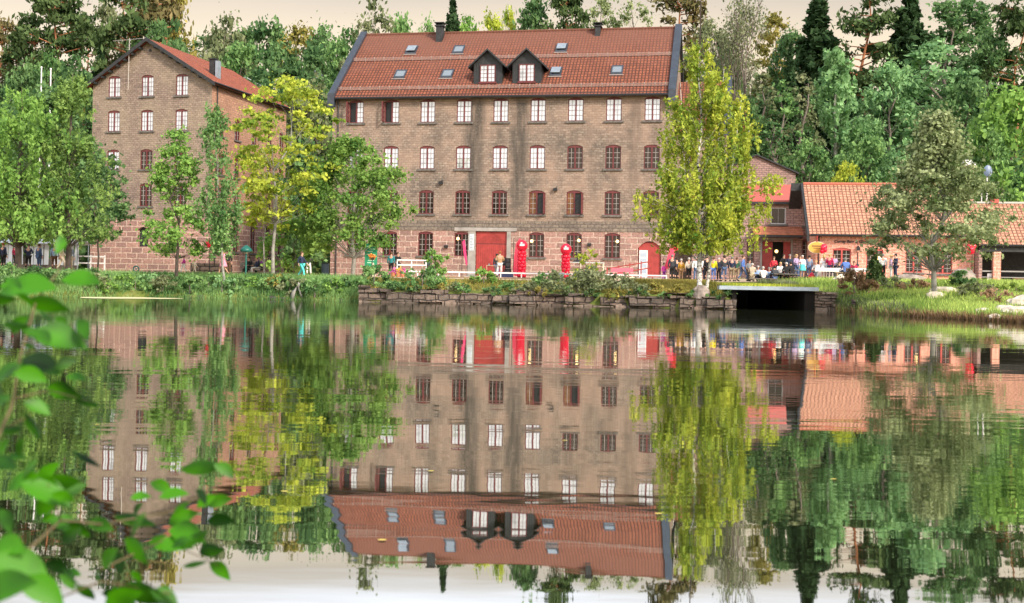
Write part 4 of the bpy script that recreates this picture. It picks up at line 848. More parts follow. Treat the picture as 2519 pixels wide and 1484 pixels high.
def proto(kind):
    if kind in PROTO: return PROTO[kind]
    k, i = kind.split(':'); i = int(i)
    cfg = {'br': lambda: broadleaf(14, 9, seed=10 + i, nclump=75, per=95, leaf=.30, crad=.095), 'ta': lambda: broadleaf(16, 6.5, seed=20 + i, nclump=70, per=90, leaf=.30, crad=.09, z0=.15),
           'ai': lambda: broadleaf(17, 8, seed=30 + i, nclump=46, per=60, leaf=.26, crad=.075, z0=.3), 'sp': lambda: spruce(19, 6.5, seed=40 + i), 'pi': lambda: pine(19, 8, seed=50 + i),
           'bi': lambda: birch(15, 6.5, seed=60 + i, nb=75, leaf=.26, dens=20, strand=2.4), 'ba': lambda: baretree(20, 9, seed=70 + i), 'th': lambda: broadleaf(15, 4, seed=80 + i, nclump=32, per=42, leaf=.26, crad=.085, z0=.3)}
    hw = {'br': (14, 9), 'ta': (16, 6.5), 'ai': (17, 8), 'sp': (19, 6.5), 'pi': (19, 8), 'bi': (15, 6.5), 'ba': (20, 9), 'th': (15, 4)}[k]
    PROTO[kind] = (*cfg[k](), *hw); return PROTO[kind]
NAMES = {'br': 'broadleaf_tree', 'ta': 'broadleaf_tree', 'ai': 'broadleaf_tree', 'sp': 'spruce_tree', 'pi': 'pine_tree', 'bi': 'birch_tree', 'ba': 'bare_tree', 'th': 'slender_tree'}
def tree(kind, x, ytop, d_, wpx, leafm, label, bark=None, group=None, rz=None, minh=6, base=None):
    tkm, crm, H, W = proto(kind); top = at(x, ytop, d_); gz = ground(top.x, d_) if base is None else base; h = max(minh, top.z - gz); w_ = wpx / F * d_
    e = empty(NAMES[kind[:2]], (top.x, d_, gz), (x * 1.7) % 6.28 if rz is None else rz, label, 'tree', group)
    for nm, me, mt in (('trunk', tkm, bark or {'sp': BARKD, 'pi': BARKP, 'bi': BARKG, 'ba': BARK}.get(kind[:2], BARK)), ('crown', crm, LM[leafm])):
        o_ = link(nm, me, mt, e, objmat=True); o_.scale = (w_ / W, w_ / W, h / H)
    return e
# ================================================================== THE WOOD ON THE HILL (x, top y in the picture's units, metres away, width)
FG = 'trees of the wood on the hillside'
forest = [
 ('pi:0', 2, 30, 150, 80, 'pineolive', 'dark pine cut by the left edge of the picture'),
 ('br:0', 55, 100, 152, 110, 'olive', 'low yellowish broadleaf tree at far left beneath the pines'),
 ('pi:1', 92, 45, 146, 120, 'pine', 'blue green pine on the left hill, left of the two tallest pines'),
 ('pi:2', 150, -25, 142, 150, 'pine', 'tall dark pine with bare lower trunk above the left willow'),
 ('pi:3', 212, 40, 154, 90, 'pine', 'narrow pine in the gap between the two tall pine groups at left'),
 ('br:1', 262, 18, 158, 100, 'olive', 'broadleaf crown touching the sky just left of the orange tinged pines'),
 ('pi:4', 312, -20, 140, 130, 'pine', 'tall full pine directly left of the warehouse gable peak'),
 ('pi:0', 372, -40, 146, 140, 'pineolive', 'tallest pine with sunlit orange tint in its foliage above the warehouse gable'),  # orange sunlight is put into this pine's leaf colour
 ('ta:0', 437, -15, 152, 80, 'autumn', 'orange yellow tall tree standing against the open sky at left'),
 ('pi:1', 420, 60, 138, 110, 'deep', 'dark bushy pine right of the warehouse gable peak'),
 ('sp:0', 250, 110, 138, 90, 'spruce', 'dark spruce below the left pines beside the roof aerial'),
 ('br:2', 60, 165, 132, 130, 'deep', 'deep green rounded tree behind the willow at far left'),
 ('br:3', 185, 150, 134, 130, 'deep', 'deep green tree between willow top and warehouse roof'),
 ('br:0', 120, 140, 138, 120, 'mid', 'mid green tree in the hollow below the left pines'),
 ('ai:1', 505, 88, 172, 110, 'deep', 'first small tree of the low skyline right of the warehouse'),
 ('br:3', 558, 55, 168, 110, 'olive', 'pointed olive tree on the low skyline above the warehouse roof'),
 ('br:1', 618, 78, 172, 110, 'deep', 'dark round tree on the low skyline between two olive ones'),
 ('br:1', 665, 62, 170, 120, 'deep', 'second pointed tree on the low skyline, left of the yellow one'),
 ('ai:1', 738, 62, 168, 120, 'autumn', 'yellowish tree in the middle of the low skyline'),
 ('br:2', 800, 78, 166, 110, 'deep', 'green domed tree on the skyline just left of the mill roof'),
 ('br:3', 858, 88, 160, 110, 'mid', 'bushy green tree touching the left gable parapet of the mill'),
 ('br:0', 520, 130, 158, 120, 'olive', 'olive tree behind the long warehouse roof beside the cottage gable'),
 ('br:1', 600, 118, 160, 130, 'mid', 'mid green tree above the far end of the warehouse roof'),
 ('br:2', 690, 120, 158, 130, 'deep', 'dark green tree behind the top of the yellow maple'),
 ('ta:2', 775, 135, 152, 100, 'deep', 'slim dark tree in the gap between maple and mill'),
 ('br:3', 640, 190, 150, 140, 'deep', 'shaded tree behind the crown of the yellow maple'),
 ('br:0', 760, 210, 146, 120, 'olive', 'dull green tree just above the lane between warehouse and mill'),
 ('ai:0', 925, -12, 158, 135, 'olive', 'airy tall tree rising above the left end of the mill roof'),
 ('br:1', 985, 52, 165, 100, 'mid', 'low green crown above the mill ridge, left of the roof chimney'),
 ('sp:1', 1115, -12, 160, 92, 'spruce', 'dark spruce right behind the left roof chimney of the mill'),
 ('br:2', 1050, 58, 170, 70, 'mid', 'small green crown left of the spruce behind the mill ridge'),
 ('br:3', 1150, 52, 172, 90, 'fresh', 'small fresh green crown right of the spruce behind the mill ridge'),
 ('br:0', 1212, 42, 166, 80, 'yellowgreen', 'lime green rounded crown behind the middle of the mill ridge'),
 ('br:1', 1252, 30, 162, 52, 'yellow', 'bright yellow crown behind the middle of the mill ridge'),
 ('ta:1', 1312, -8, 160, 90, 'deep', 'dark dense tree right of the bright yellow crown'),
 ('pi:2', 1402, -35, 158, 105, 'pine', 'thin crowned pine above the mill ridge, right of the dark dense tree'),
 ('ai:1', 1480, -5, 166, 110, 'alder', 'grey green see through crown left of the right roof chimney'),
 ('ai:2', 1560, 0, 164, 110, 'alder', 'grey green see through crown right of the right roof chimney'),
 ('pi:3', 1660, -40, 150, 125, 'pineolive', 'broad dark pine behind the right parapet of the mill'),
 ('br:2', 1750, 60, 140, 120, 'olive', 'dark olive tree just right of the mill parapet behind the birch top'),
 ('br:3', 1790, 130, 134, 120, 'deep', 'deep green tree behind the right shoulder of the weeping birch'),
 ('ba:0', 1838, -20, 126, 150, 'olive', 'tall almost leafless tree with pale trunk against the sky'),
 ('ta:2', 1905, 45, 152, 90, 'autumn', 'yellowing thin tree right of the tall leafless one'),
 ('br:0', 1950, 80, 146, 110, 'deep', 'green tree between the yellowing tree and the black spruce'),
 ('sp:2', 2012, -45, 140, 165, 'spruce', 'huge black green spruce right of the leafless tree'),
 ('pi:4', 2130, -25, 138, 150, 'pine', 'pine with bare orange trunk between two dark spruces'),
 ('sp:0', 2238, -55, 136, 150, 'spruce', 'wide dark spruce right of the orange trunked pine'),
 ('ta:0', 2330, 12, 150, 120, 'deep', 'dark broadleaf on the skyline right of the wide spruce'),
 ('ta:1', 2392, -10, 152, 110, 'deep', 'taller dark broadleaf on the skyline, second from the right edge'),
 ('pi:0', 2503, 0, 138, 120, 'pine', 'pine at the top right corner'),
 ('br:1', 2440, 90, 140, 150, 'deep', 'dark green tree filling the slope below the top right pine'),
 ('bi:0', 2058, 122, 124, 165, 'bluish', 'pale green birch with hanging foliage on the right slope'),
 ('br:2', 2190, 165, 126, 160, 'bluish', 'blue green tree just right of the pale hanging birch'),
 ('ta:2', 2292, 120, 128, 190, 'bluish', 'tall conical blue green tree in the middle of the right slope'),
 ('br:3', 2370, 190, 122, 150, 'deep', 'green tree on the slope behind the chimney'),
 ('br:0', 2482, 222, 108, 200, 'fresh', 'bright green round tree at the right edge above the veranda'),
 ('br:1', 2430, 330, 106, 130, 'mid', 'mid green lower tree behind the satellite dish'),
 ('th:0', 1878, 185, 124, 90, 'olive', 'thin tree on the right slope close to the weeping birch'),
 ('th:1', 1925, 205, 120, 90, 'mid', 'second thin tree from the weeping birch, on the right slope'),
 ('th:2', 1975, 180, 122, 90, 'olive', 'thin pale trunked tree left of the pale hanging birch'),
 ('th:0', 1902, 300, 118, 80, 'deep', 'young thin tree above the small pink gable'),
 ('br:2', 1990, 350, 116, 110, 'mid', 'green bushy tree right of the small pink gable roof'),
 ('br:3', 2130, 330, 114, 130, 'mid', 'bushy tree behind the ridge of the tavern roof'),
 ('br:0', 2210, 380, 112, 120, 'bluish', 'low tree behind the round crowned alder'),
 ('br:1', 2085, 408, 108, 90, 'yellowgreen', 'lime yellow bush just above the tavern roof ridge'),
 ('sp:1', 1945, 110, 132, 70, 'spruce', 'slim dark spruce behind the thin trees of the right slope'),
 ('pi:1', 1830, 250, 120, 90, 'deep', 'dark small pine at the foot of the leafless tree'),
]
for (k, x, yt, d_, w_, lm, lbl) in forest: tree(k, x, yt, d_, w_ * (1.55 if 480 < x < 880 else 1.3 if k[:2] in ('sp', 'ta') else 1.2), lm, lbl, group=FG)
def undergrowth(name, xa, xb, ya, yb, n_, size, lm, hgt, label, seed):
    r = np.random.RandomState(seed); global NP; NP = r; k = n_ // 60; X = r.uniform(xa, xb, k); Y = r.uniform(ya, yb, k); C = []; T = []
    for a, b_ in zip(X, Y):
        g_ = ground(a, b_); hh = r.uniform(.15, 1) * hgt; C.append(np.stack([a + r.normal(size=60) * 1.3, b_ + r.normal(size=60) * 1.2, g_ + hh * r.uniform(0, 1, 60) ** .7], 1)); T.append(np.clip(r.uniform(0, .5) + .4 * r.uniform(0, 1, 60), 0, 1))
    o = link(name, leafmesh(name, np.vstack(C), size, np.concatenate(T), None, 1.4, .2), LM[lm]); tag(o, label, 'forest', kind='stuff')
undergrowth('far_wood', -100, 95, 140, 215, 60000, .85, 'deep', 9, 'dense dark wood covering the hillside behind the buildings', 3)
undergrowth('hill_undergrowth', 17, 75, 112, 140, 26000, .5, 'deep', 5, 'green undergrowth on the right hillside behind the tavern', 4)
undergrowth('left_undergrowth', -90, -42, 104, 140, 22000, .6, 'deep', 8, 'shady undergrowth left of the warehouse', 5)
undergrowth('lane_shrubbery', -17.5, -9, 118, 138, 9000, .5, 'deep', 8, 'dark greenery closing the lane between warehouse and mill', 6)

# ================================================================== NEAR TREES
def bigtree(name, X, Y, meshes, lm, bark, label, rz=0, cat='tree', zoff=0):
    e = empty(name, (X, Y, ground(X, Y) + zoff), rz, label, cat); link('trunk', meshes[0], bark, e); link('crown', meshes[1], LM[lm], e); return e
def gx(x, y, d_): u, v = UV(x, y); return u / F * d_
bX = gx(1722, 712, 67.3); bH = at(1715, 104, 67.3).z - ground(bX, 67.3)
bprof = lambda t: float(np.interp(t, [0, .14, .30, .45, .65, .82, 1], [.80, .96, 1.0, .74, .58, .40, .12]))
bigtree('weeping_birch', bX, 67.3, birch(bH, 6.9, seed=3, nb=150, leaf=.115, prof=bprof, z0=.20, strand=2.5, dens=30, lean=-.014, trunk_r=.011, per=5, minz=2.15, clear=.16,
        leaders=((1.2, .3, .90, 2.0, 34), (2.2, -.1, .80, 1.7, 32), (2.75, .2, .68, 1.6, 28), (2.3, .1, .52, 2.2, 26), (-1.3, .2, .84, 1.6, 26), (-2.2, -.3, .64, 1.6, 24)), extra=((4.15, .2, 6.6, .45, 22, 1.0), (3.4, .1, 5.0, .5, 12, .9), (-2.9, .1, 5.4, .5, 18, 1.4))), 'birch', BARKB, 'tall weeping birch with yellow green hanging foliage and white trunk in front of the mill')
yb = birch(6.5, 2.6, seed=9, nb=26, leaf=.12, z0=.5, strand=1.0, dens=20, lean=.13, trunk_r=.016); bX2 = gx(1738, 700, 68.6); bigtree('young_birch', bX2, 68.6, yb, 'birch', BARKB, 'thin leaning young birch stem just right of the big weeping birch')
# alder at the right
aX = gx(2298, 738, 62); Ha = at(2285, 285, 62).z - ground(aX, 62)
aprof = lambda t: float(np.interp(t, [0, .12, .3, .45, .6, .8, 1], [.75, 1.0, .88, .62, .42, .22, .08]))
bigtree('alder_tree', aX, 62, broadleaf(Ha, 8.5, z0=.19, nclump=240, per=170, leaf=.125, seed=12, prof=aprof, crad=.075, flatc=.55, trunk_r=.016), 'alder', BARKG, 'wide crowned grey green tree standing on the grassy bank before the tavern')
# green tree at left front of the mill
gX = gx(868, 680, 80); Hg = at(855, 350, 80).z - ground(gX, 80); gprof = lambda t: float(np.interp(t, [0, .2, .45, .7, .88, 1], [.8, 1.0, 1.0, .85, .6, .25]))
bigtree('maple_tree', gX, 80, broadleaf(Hg, 6.9, z0=.22, nclump=150, per=150, leaf=.16, seed=14, prof=gprof, crad=.09, trunk_r=.018), 'maple', BARKG, 'rounded green maple covering the left corner of the mill')
# yellow maple
yX = gx(672, 682, 78); Hy = at(700, 195, 78).z - ground(yX, 78); yprof = lambda t: float(np.interp(t, [0, .15, .35, .5, .7, .88, 1], [.5, .75, 1.0, .85, .95, .7, .25]))
bigtree('yellow_maple', yX, 78, broadleaf(Hy, 7.2, z0=.30, nclump=150, per=85, leaf=.16, seed=15, prof=yprof, crad=.066, flatc=.38, lean=.062, trunk_r=.010), 'yellow', BARKG, 'tall slender maple turning yellow between warehouse and mill')
bigtree('maple_sapling', gx(650, 682, 79), 79, broadleaf(8.5, 3.4, z0=.3, nclump=26, per=80, leaf=.18, seed=16, crad=.12, flatc=.5, trunk_r=.008), 'yellowgreen', BARKG, 'thin lime green maple sapling left of the yellow maple trunk')
bigtree('green_bush', gx(725, 660, 82), 82, broadleaf(3.8, 4.6, z0=.05, nclump=36, per=120, leaf=.17, seed=17, crad=.13, trunk_r=.012), 'fresh', BARK, 'bright green bush right of the yellow maple trunk', cat='bush')
# slender trees before the warehouse
sX = gx(434, 700, 74.6); Hs = at(415, 325, 74.6).z - ground(sX, 74.6); sprof = lambda t: float(np.interp(t, [0, .15, .3, .5, .75, 1], [.75, 1.0, .9, .55, .6, .15]))
bigtree('slender_alder', sX, 74.6, broadleaf(Hs, 4.3, z0=.16, nclump=85, per=110, leaf=.14, seed=18, prof=sprof, crad=.085, lean=-.03, trunk_r=.012), 'fresh', BARKD, 'slim fresh green tree with dark curved trunk before the warehouse gable')
bX3 = gx(552, 690, 71); bigtree('slim_birch', gx(553, 720, 74.2), 74.2, birch(at(515, 255, 74.2).z - ground(gx(553, 720, 74.2), 74.2), 3.2, seed=19, nb=80, leaf=.12, z0=.2, strand=1.8, dens=26, minz=1.4, lean=-.075, trunk_r=.0075, prof=lambda t: float(np.interp(t, [0, .3, .7, 1], [.8, 1, .75, .2]))), 'mid', BARKG, 'slim pale stemmed birch before the warehouse corner')
# willows at left
wX = gx(168, 690, 72.5); W1 = birch(at(160, 190, 72.5).z - 1.2, 7.2, seed=21, nb=120, leaf=.125, z0=.16, minz=1.5, strand=1.7, dens=32, trunk_r=.016, prof=lambda t: float(np.interp(t, [0, .2, .42, .65, .85, 1], [.9, 1, .78, .58, .42, .15])), per=5)
bigtree('willow_tree', wX, 72.5, W1, 'willow', BARKD, 'big hanging willow left of the warehouse, nearer its corner')
bigtree('willow_tree', gx(45, 690, 71), 71, birch(at(40, 225, 71).z - 1.2, 7.6, seed=22, nb=120, leaf=.13, z0=.16, minz=1.6, strand=2.0, dens=34, trunk_r=.02, prof=lambda t: float(np.interp(t, [0, .2, .6, .85, 1], [.9, 1, .9, .7, .35])), per=5), 'fresh', BARKD, 'bright green hanging willow at the left edge of the picture')
bigtree('broadleaf_tree', gx(110, 690, 84), 84, broadleaf(12.5, 10, z0=.12, nclump=120, per=110, leaf=.26, seed=23, crad=.09), 'deep', BARKD, 'shady dark green tree behind the two willows')
bigtree('side_bush', gx(240, 690, 78), 78, broadleaf(7.2, 4.2, z0=.30, nclump=50, per=80, leaf=.15, seed=24, crad=.09, trunk_r=.01), 'deep', BARKD, 'dark green leafy tree overlapping the left corner of the warehouse', cat='tree')
bigtree('lane_tree', gx(745, 640, 98), 98, broadleaf(11, 4.2, z0=.1, nclump=60, per=90, leaf=.25, seed=25, crad=.09), 'deep', BARKD, 'dark tree in the lane behind the yellow maple')
bigtree('conifer_shrub', gx(2150, 715, 71), 71, spruce(1.75, 1.5, seed=26, leaf=.13, levels=14, z0=.02, dens=1.6, ragged=.1), 'pine', BARKD, 'small dark conifer shrub on the lawn before the tavern', cat='shrub', zoff=-.1)
# bank shrubs
def shrub(name, X, Y, h, w_, lm, label, seed, leaf=.12, n_=22, per=85, group=None, airy=False):
    e = empty(name, (X, Y, ground(X, Y) - .05), 0, label, 'shrub', group); ms = broadleaf(h, w_, z0=.03, nclump=n_, per=per, leaf=leaf, seed=seed, crad=.17 if not airy else .10, trunk_r=.012, prof=(lambda t: .9 - .45 * t) if airy else None); link('stem', ms[0], BARK, e); link('foliage', ms[1], LM[lm], e); return e
shrub('willow_shrub', gx(1072, 690, 70.6), 70.6, 2.1, 2.3, 'fresh', 'light feathery willow shrub before the left part of the railing', 31, .11, 30, 60, airy=True)
shrub('willow_shrub', gx(1442, 690, 70.2), 70.2, 2.3, 2.4, 'yellowgreen', 'light feathery willow shrub before the trestle stand', 32, .11, 26, 50, airy=True)
shrub('bank_shrub', gx(1190, 700, 71.3), 71.3, .9, 1.5, 'fresh', 'bright green weed clump below the red mill door', 33, n_=14)
shrub('bank_shrub', gx(1040, 715, 69.2), 69.2, 1.2, 3.2, 'mid', 'green shrub spilling over the wall beneath the left willow shrub', 34)
shrub('bank_shrub', gx(920, 705, 70.0), 70.0, 1.3, 1.8, 'mid', 'green shrub behind the left end of the retaining wall', 35)
shrub('bank_shrub', gx(1420, 722, 68.0), 68.0, 1.3, 4.6, 'olive', 'wide olive bush hanging over the middle of the retaining wall', 36, n_=34)
shrub('bank_shrub', gx(1490, 712, 68.8), 68.8, 1.1, 3.0, 'olive', 'olive bush right of the widest bush on the retaining wall', 37)
shrub('bank_shrub', gx(1340, 700, 70.4), 70.4, .7, 2.0, 'mid', 'low green plants at the deck edge beneath the right balloon pillar', 38, n_=14)
shrub('reed_clump', gx(2100, 745, 66.2), 66.2, 1.5, 1.8, 'brown', 'dry brown reeds against the wall right of the culvert', 39, leaf=.12, n_=16)
shrub('bank_shrub', gx(2365, 722, 66), 66, .9, 1.4, 'deep', 'dark green bush on the bank right of the alder trunk', 40, n_=16)
for k, (x, dd, h, w_, lm, lb_) in enumerate(((960, .7, .5, 1.6, 'mid', 'low green tuft on the wall top near its left end'), (1120, .8, .45, 1.5, 'olive', 'low olive tuft on the wall top left of the red door'), (1260, .9, .5, 1.8, 'mid', 'low green tuft on the wall top below the left balloon pillar'),
        (1310, .4, .6, 1.4, 'olive', 'olive tuft leaning over the wall below the balloon pillars'), (1560, .5, .6, 2.0, 'olive', 'olive tuft on the wall top below the pink bench'), (1610, 1.2, .55, 1.8, 'autumn', 'dry yellowish tuft left of the birch root'), (1665, .8, .5, 1.6, 'autumn', 'dry yellowish tuft nearest the birch root'))):
    d0 = 68.0; X = gx(x, 715, d0); shrub('wall_tuft', X, shore(X) + dd, h, w_, lm, lb_, 200 + k, .10, 12, 70)
for k, (x, d_, h, w_, lm, lb_) in enumerate(((2130, 66.5, .8, 2.0, 'brown', 'brown weeds on the slope below the conifer shrub'), (2200, 68, .6, 2.2, 'olive', 'olive weeds on the slope left of the alder'), (2250, 66, .55, 1.8, 'brown', 'brown weeds just left of the alder foot'), (2400, 60, .7, 2.4, 'olive', 'olive weed mound right of the alder on the bank'), (2450, 57, .7, 2.6, 'brown', 'brownish weed mound above the pale rocks'), (2500, 62, .6, 2.0, 'lawn', 'green weed mound at the right edge of the bank'), (2350, 70, .5, 1.6, 'lawn', 'green tuft in front of the empty picnic tables'))):
    shrub('bank_weeds', (x - 1259) / F * d_, d_, h, w_, lm, lb_, 220 + k, .11, 14, 70)
rr_ = random.Random(12); WT = [('mid', 'green'), ('olive', 'olive'), ('brown', 'brownish'), ('deep', 'dark green'), ('autumn', 'yellowish')]
for k in range(15):
    X = -8.2 + k * 1.42 + rr_.uniform(-.3, .3); c_ = rr_.choice(WT); o_ = shrub('wall_tuft', X, shore(X) + rr_.uniform(.0, .3), rr_.uniform(.35, .6), rr_.uniform(.9, 1.8), c_[0], 'tuft', 300 + k, .09, 10, 60, group='tufts hanging over the retaining wall')
    o_.location.z = rr_.uniform(.45, .7); o_['label'] = '%s of the %s tufts hanging over the retaining wall, %s' % (('first second third fourth fifth sixth seventh eighth ninth tenth eleventh twelfth thirteenth fourteenth last'.split())[k], 'fifteen', c_[1])
rr_ = random.Random(11)
for k in range(26):      # the leafy left bank
    X = -25.5 + k * .64 + rr_.uniform(-.3, .3); yy = shore(X) + rr_.uniform(.1, 2.6)
    shrub('bank_shrub', X, yy, max(.45, 1.42 - ground(X, yy)) * rr_.uniform(.75, 1.05), rr_.uniform(1.4, 2.4), rr_.choice(['mid', 'mid', 'bluish', 'deep', 'olive', 'fresh']), 'leafy green shrub among others on the left bank below the path', 100 + k, n_=14, per=70, group='shrubs of the leafy left bank')
shrub('autumn_shrub', gx(690, 700, 73.5), 73.5, .7, 2.2, 'autumn', 'yellow brown shrub around the foot of the yellow maple', 60, n_=18)
for k in range(14):
    X = -26 + rr_.uniform(-8, 3); shrub('bank_shrub', X, shore(X) + rr_.uniform(.3, 2.2), rr_.uniform(.6, .9), 2.0, rr_.choice(['mid', 'deep']), 'dark leafy shrub on the bank beneath the willows', 140 + k, n_=12, per=60, group='shrubs beneath the willows')

def grass(name, pts, h, lm, label, seed, w_=.035):
    r = np.random.RandomState(seed); P = np.array(pts); n_ = len(P); hh = h * r.uniform(.4, 1.2, n_); dx = r.normal(size=n_) * .3 * hh; dy = r.normal(size=n_) * .3 * hh; a = r.uniform(0, math.pi, n_); c, s = np.cos(a) * w_, np.sin(a) * w_
    V = np.empty((n_, 3, 3)); V[:, 0] = P + np.stack([-c, -s, -.05 + 0 * c], 1); V[:, 1] = P + np.stack([c, s, -.05 + 0 * c], 1); V[:, 2] = P + np.stack([dx, dy, hh], 1)
    me = bpy.data.meshes.new(name); me.vertices.add(n_ * 3); me.vertices.foreach_set('co', V.reshape(-1)); me.loops.add(n_ * 3); me.loops.foreach_set('vertex_index', np.arange(n_ * 3, dtype=np.int32)); me.polygons.add(n_)
    me.polygons.foreach_set('loop_start', np.arange(0, n_ * 3, 3, dtype=np.int32)); me.polygons.foreach_set('loop_total', np.full(n_, 3, dtype=np.int32)); me.update()
    t_ = np.clip(.5 + .5 * np.sin(P[:, 0] * .9 + 1.3 * np.sin(P[:, 1] * .5)) * .6 + r.normal(size=n_) * .25, 0, 1); at_ = me.attributes.new('tint', 'FLOAT', 'POINT'); at_.data.foreach_set('value', np.repeat(t_, 3).astype(np.float32))
    tag(link(name, me, LM[lm]), label, 'grass', kind='stuff')
def sample(n_, xa, xb, ta, tb, seed):
    r = random.Random(seed); o = []
    for _ in range(n_):
        X = r.uniform(xa, xb); Y = shore(X) + ta + (tb - ta) * r.random(); 
        if 12.3 < X < 16.8 and Y < shore(X) + 14.2: continue
        o.append((X, Y, ground(X, Y)))
    return o
r_ = random.Random(5)
gpts = [];
while len(gpts) < 42000:
    X = r_.uniform(18.2, 34); t_ = r_.random() ** 1.3 * 34 + .2; gpts.append((X, shore(X) + t_, ground(X, shore(X) + t_)))
grass('lawn_grass', gpts, .28, 'lawn', 'bright green grass on the right bank', 1)
gpts = []
while len(gpts) < 7000:
    X = r_.uniform(18.0, 32); gpts.append((X, shore(X) + r_.uniform(-.5, .7), 0.0))
grass('shore_sedge', gpts, .38, 'brown', 'brownish sedge along the right waterline', 2)
grass('wall_grass', sample(9000, -9, 12.4, .6, 4.8, 3), .22, 'autumn', 'yellowish grass strip on top of the retaining wall', 3)
grass('birch_grass', sample(8000, 7.5, 12.4, .5, 12, 4), .20, 'autumn', 'dry yellow grass around the birch', 4)
grass('culvert_grass', [(r_.uniform(12.4, 17.2), r_.uniform(66.3, 80), 1.28) for _ in range(5000)], .22, 'yellowgreen', 'short grass growing over the culvert bridge', 5)
grass('right_wall_grass', sample(6000, 16.8, 19, .5, 15, 6), .28, 'olive', 'uneven olive grass at the right end of the culvert', 6)
grass('left_bank_grass', sample(30000, -34, -9, -.4, 5.0, 7), .3, 'mid', 'rank green grass of the left bank', 7)
lw_ = plain('fallen_leaf', (.62, .50, .10), .8)
for k, (x, y) in enumerate(((240, 1045), (655, 940), (700, 1210), (1060, 1160), (1390, 1085), (1620, 1265), (2050, 1180), (940, 1330))):
    u_, v_ = UV(x, y); dd_ = -CAMH * F / v_; a_ = k * 1.3; tag(MB().poly([(.022 * math.cos(a_ + q), .015 * math.sin(a_ + q), .003) for q in (0, 1, 2, 3.14, 4.2, 5.2)]).build('floating_leaf', lw_, None, loc=(u_ / F * dd_, dd_, 0.002)), ('nearest', 'second nearest', 'third nearest', 'fourth nearest', 'fifth nearest', 'sixth nearest', 'seventh nearest', 'farthest')[sorted(range(8), key=lambda q: -[1045, 940, 1210, 1160, 1085, 1265, 1180, 1330][q]).index(k)] + ' of the tiny yellow leaves floating on the open pond', 'leaf', 'leaves floating on the pond')
# pale scum drifting on the pond at left
m = plain('pond_scum', (.66, .62, .36), .9, var=.12); a0 = at(320, 733, 68); ORD = 'first second third fourth fifth sixth seventh eighth ninth tenth eleventh twelfth thirteenth fourteenth fifteenth sixteenth seventeenth eighteenth nineteenth twentieth twenty-first twenty-second twenty-third twenty-fourth twenty-fifth twenty-sixth'.split()
TONE = {'lf_mid': 'mid green', 'lf_bluish': 'pale green', 'lf_deep': 'dark green', 'lf_olive': 'olive', 'lf_fresh': 'fresh green'}
for g_, txt in (('shrubs of the leafy left bank', 'shrub from the left on the leafy bank below the left path'), ('shrubs beneath the willows', 'shrub from the left beneath the two willows'), ('pale rocks on the right bank', 'pale rock from the left on the grassy right bank'), ('stones at the left waterline', 'dark stone from the left along the left waterline')):
    L_ = sorted([o_ for o_ in COL.objects if o_.get('group') == g_], key=lambda o_: o_.location.x / o_.location.y)
    for i_, o_ in enumerate(L_):
        tn = [TONE.get(c_.data.materials[0].name, '') for c_ in o_.children if c_.name.startswith('foliage')]
        o_['label'] = ORD[i_] + ' ' + txt + ((', ' + tn[0] + ' leaves') if tn and tn[0] else '')
sc_ = MB(); ring = []
for k in range(40):
    a = 2 * math.pi * k / 40; ring.append((a0.x + 2.8 * math.cos(a) * (1 + .05 * math.sin(5 * a)), 68.0 + 3.0 * math.sin(a) * (1 + .2 * math.sin(3 * a + 1)), .012))
sc_.poly(ring); tag(sc_.build('floating_scum', m), 'long pale yellowish streak of scum floating below the left bank', 'scum', kind='stuff')

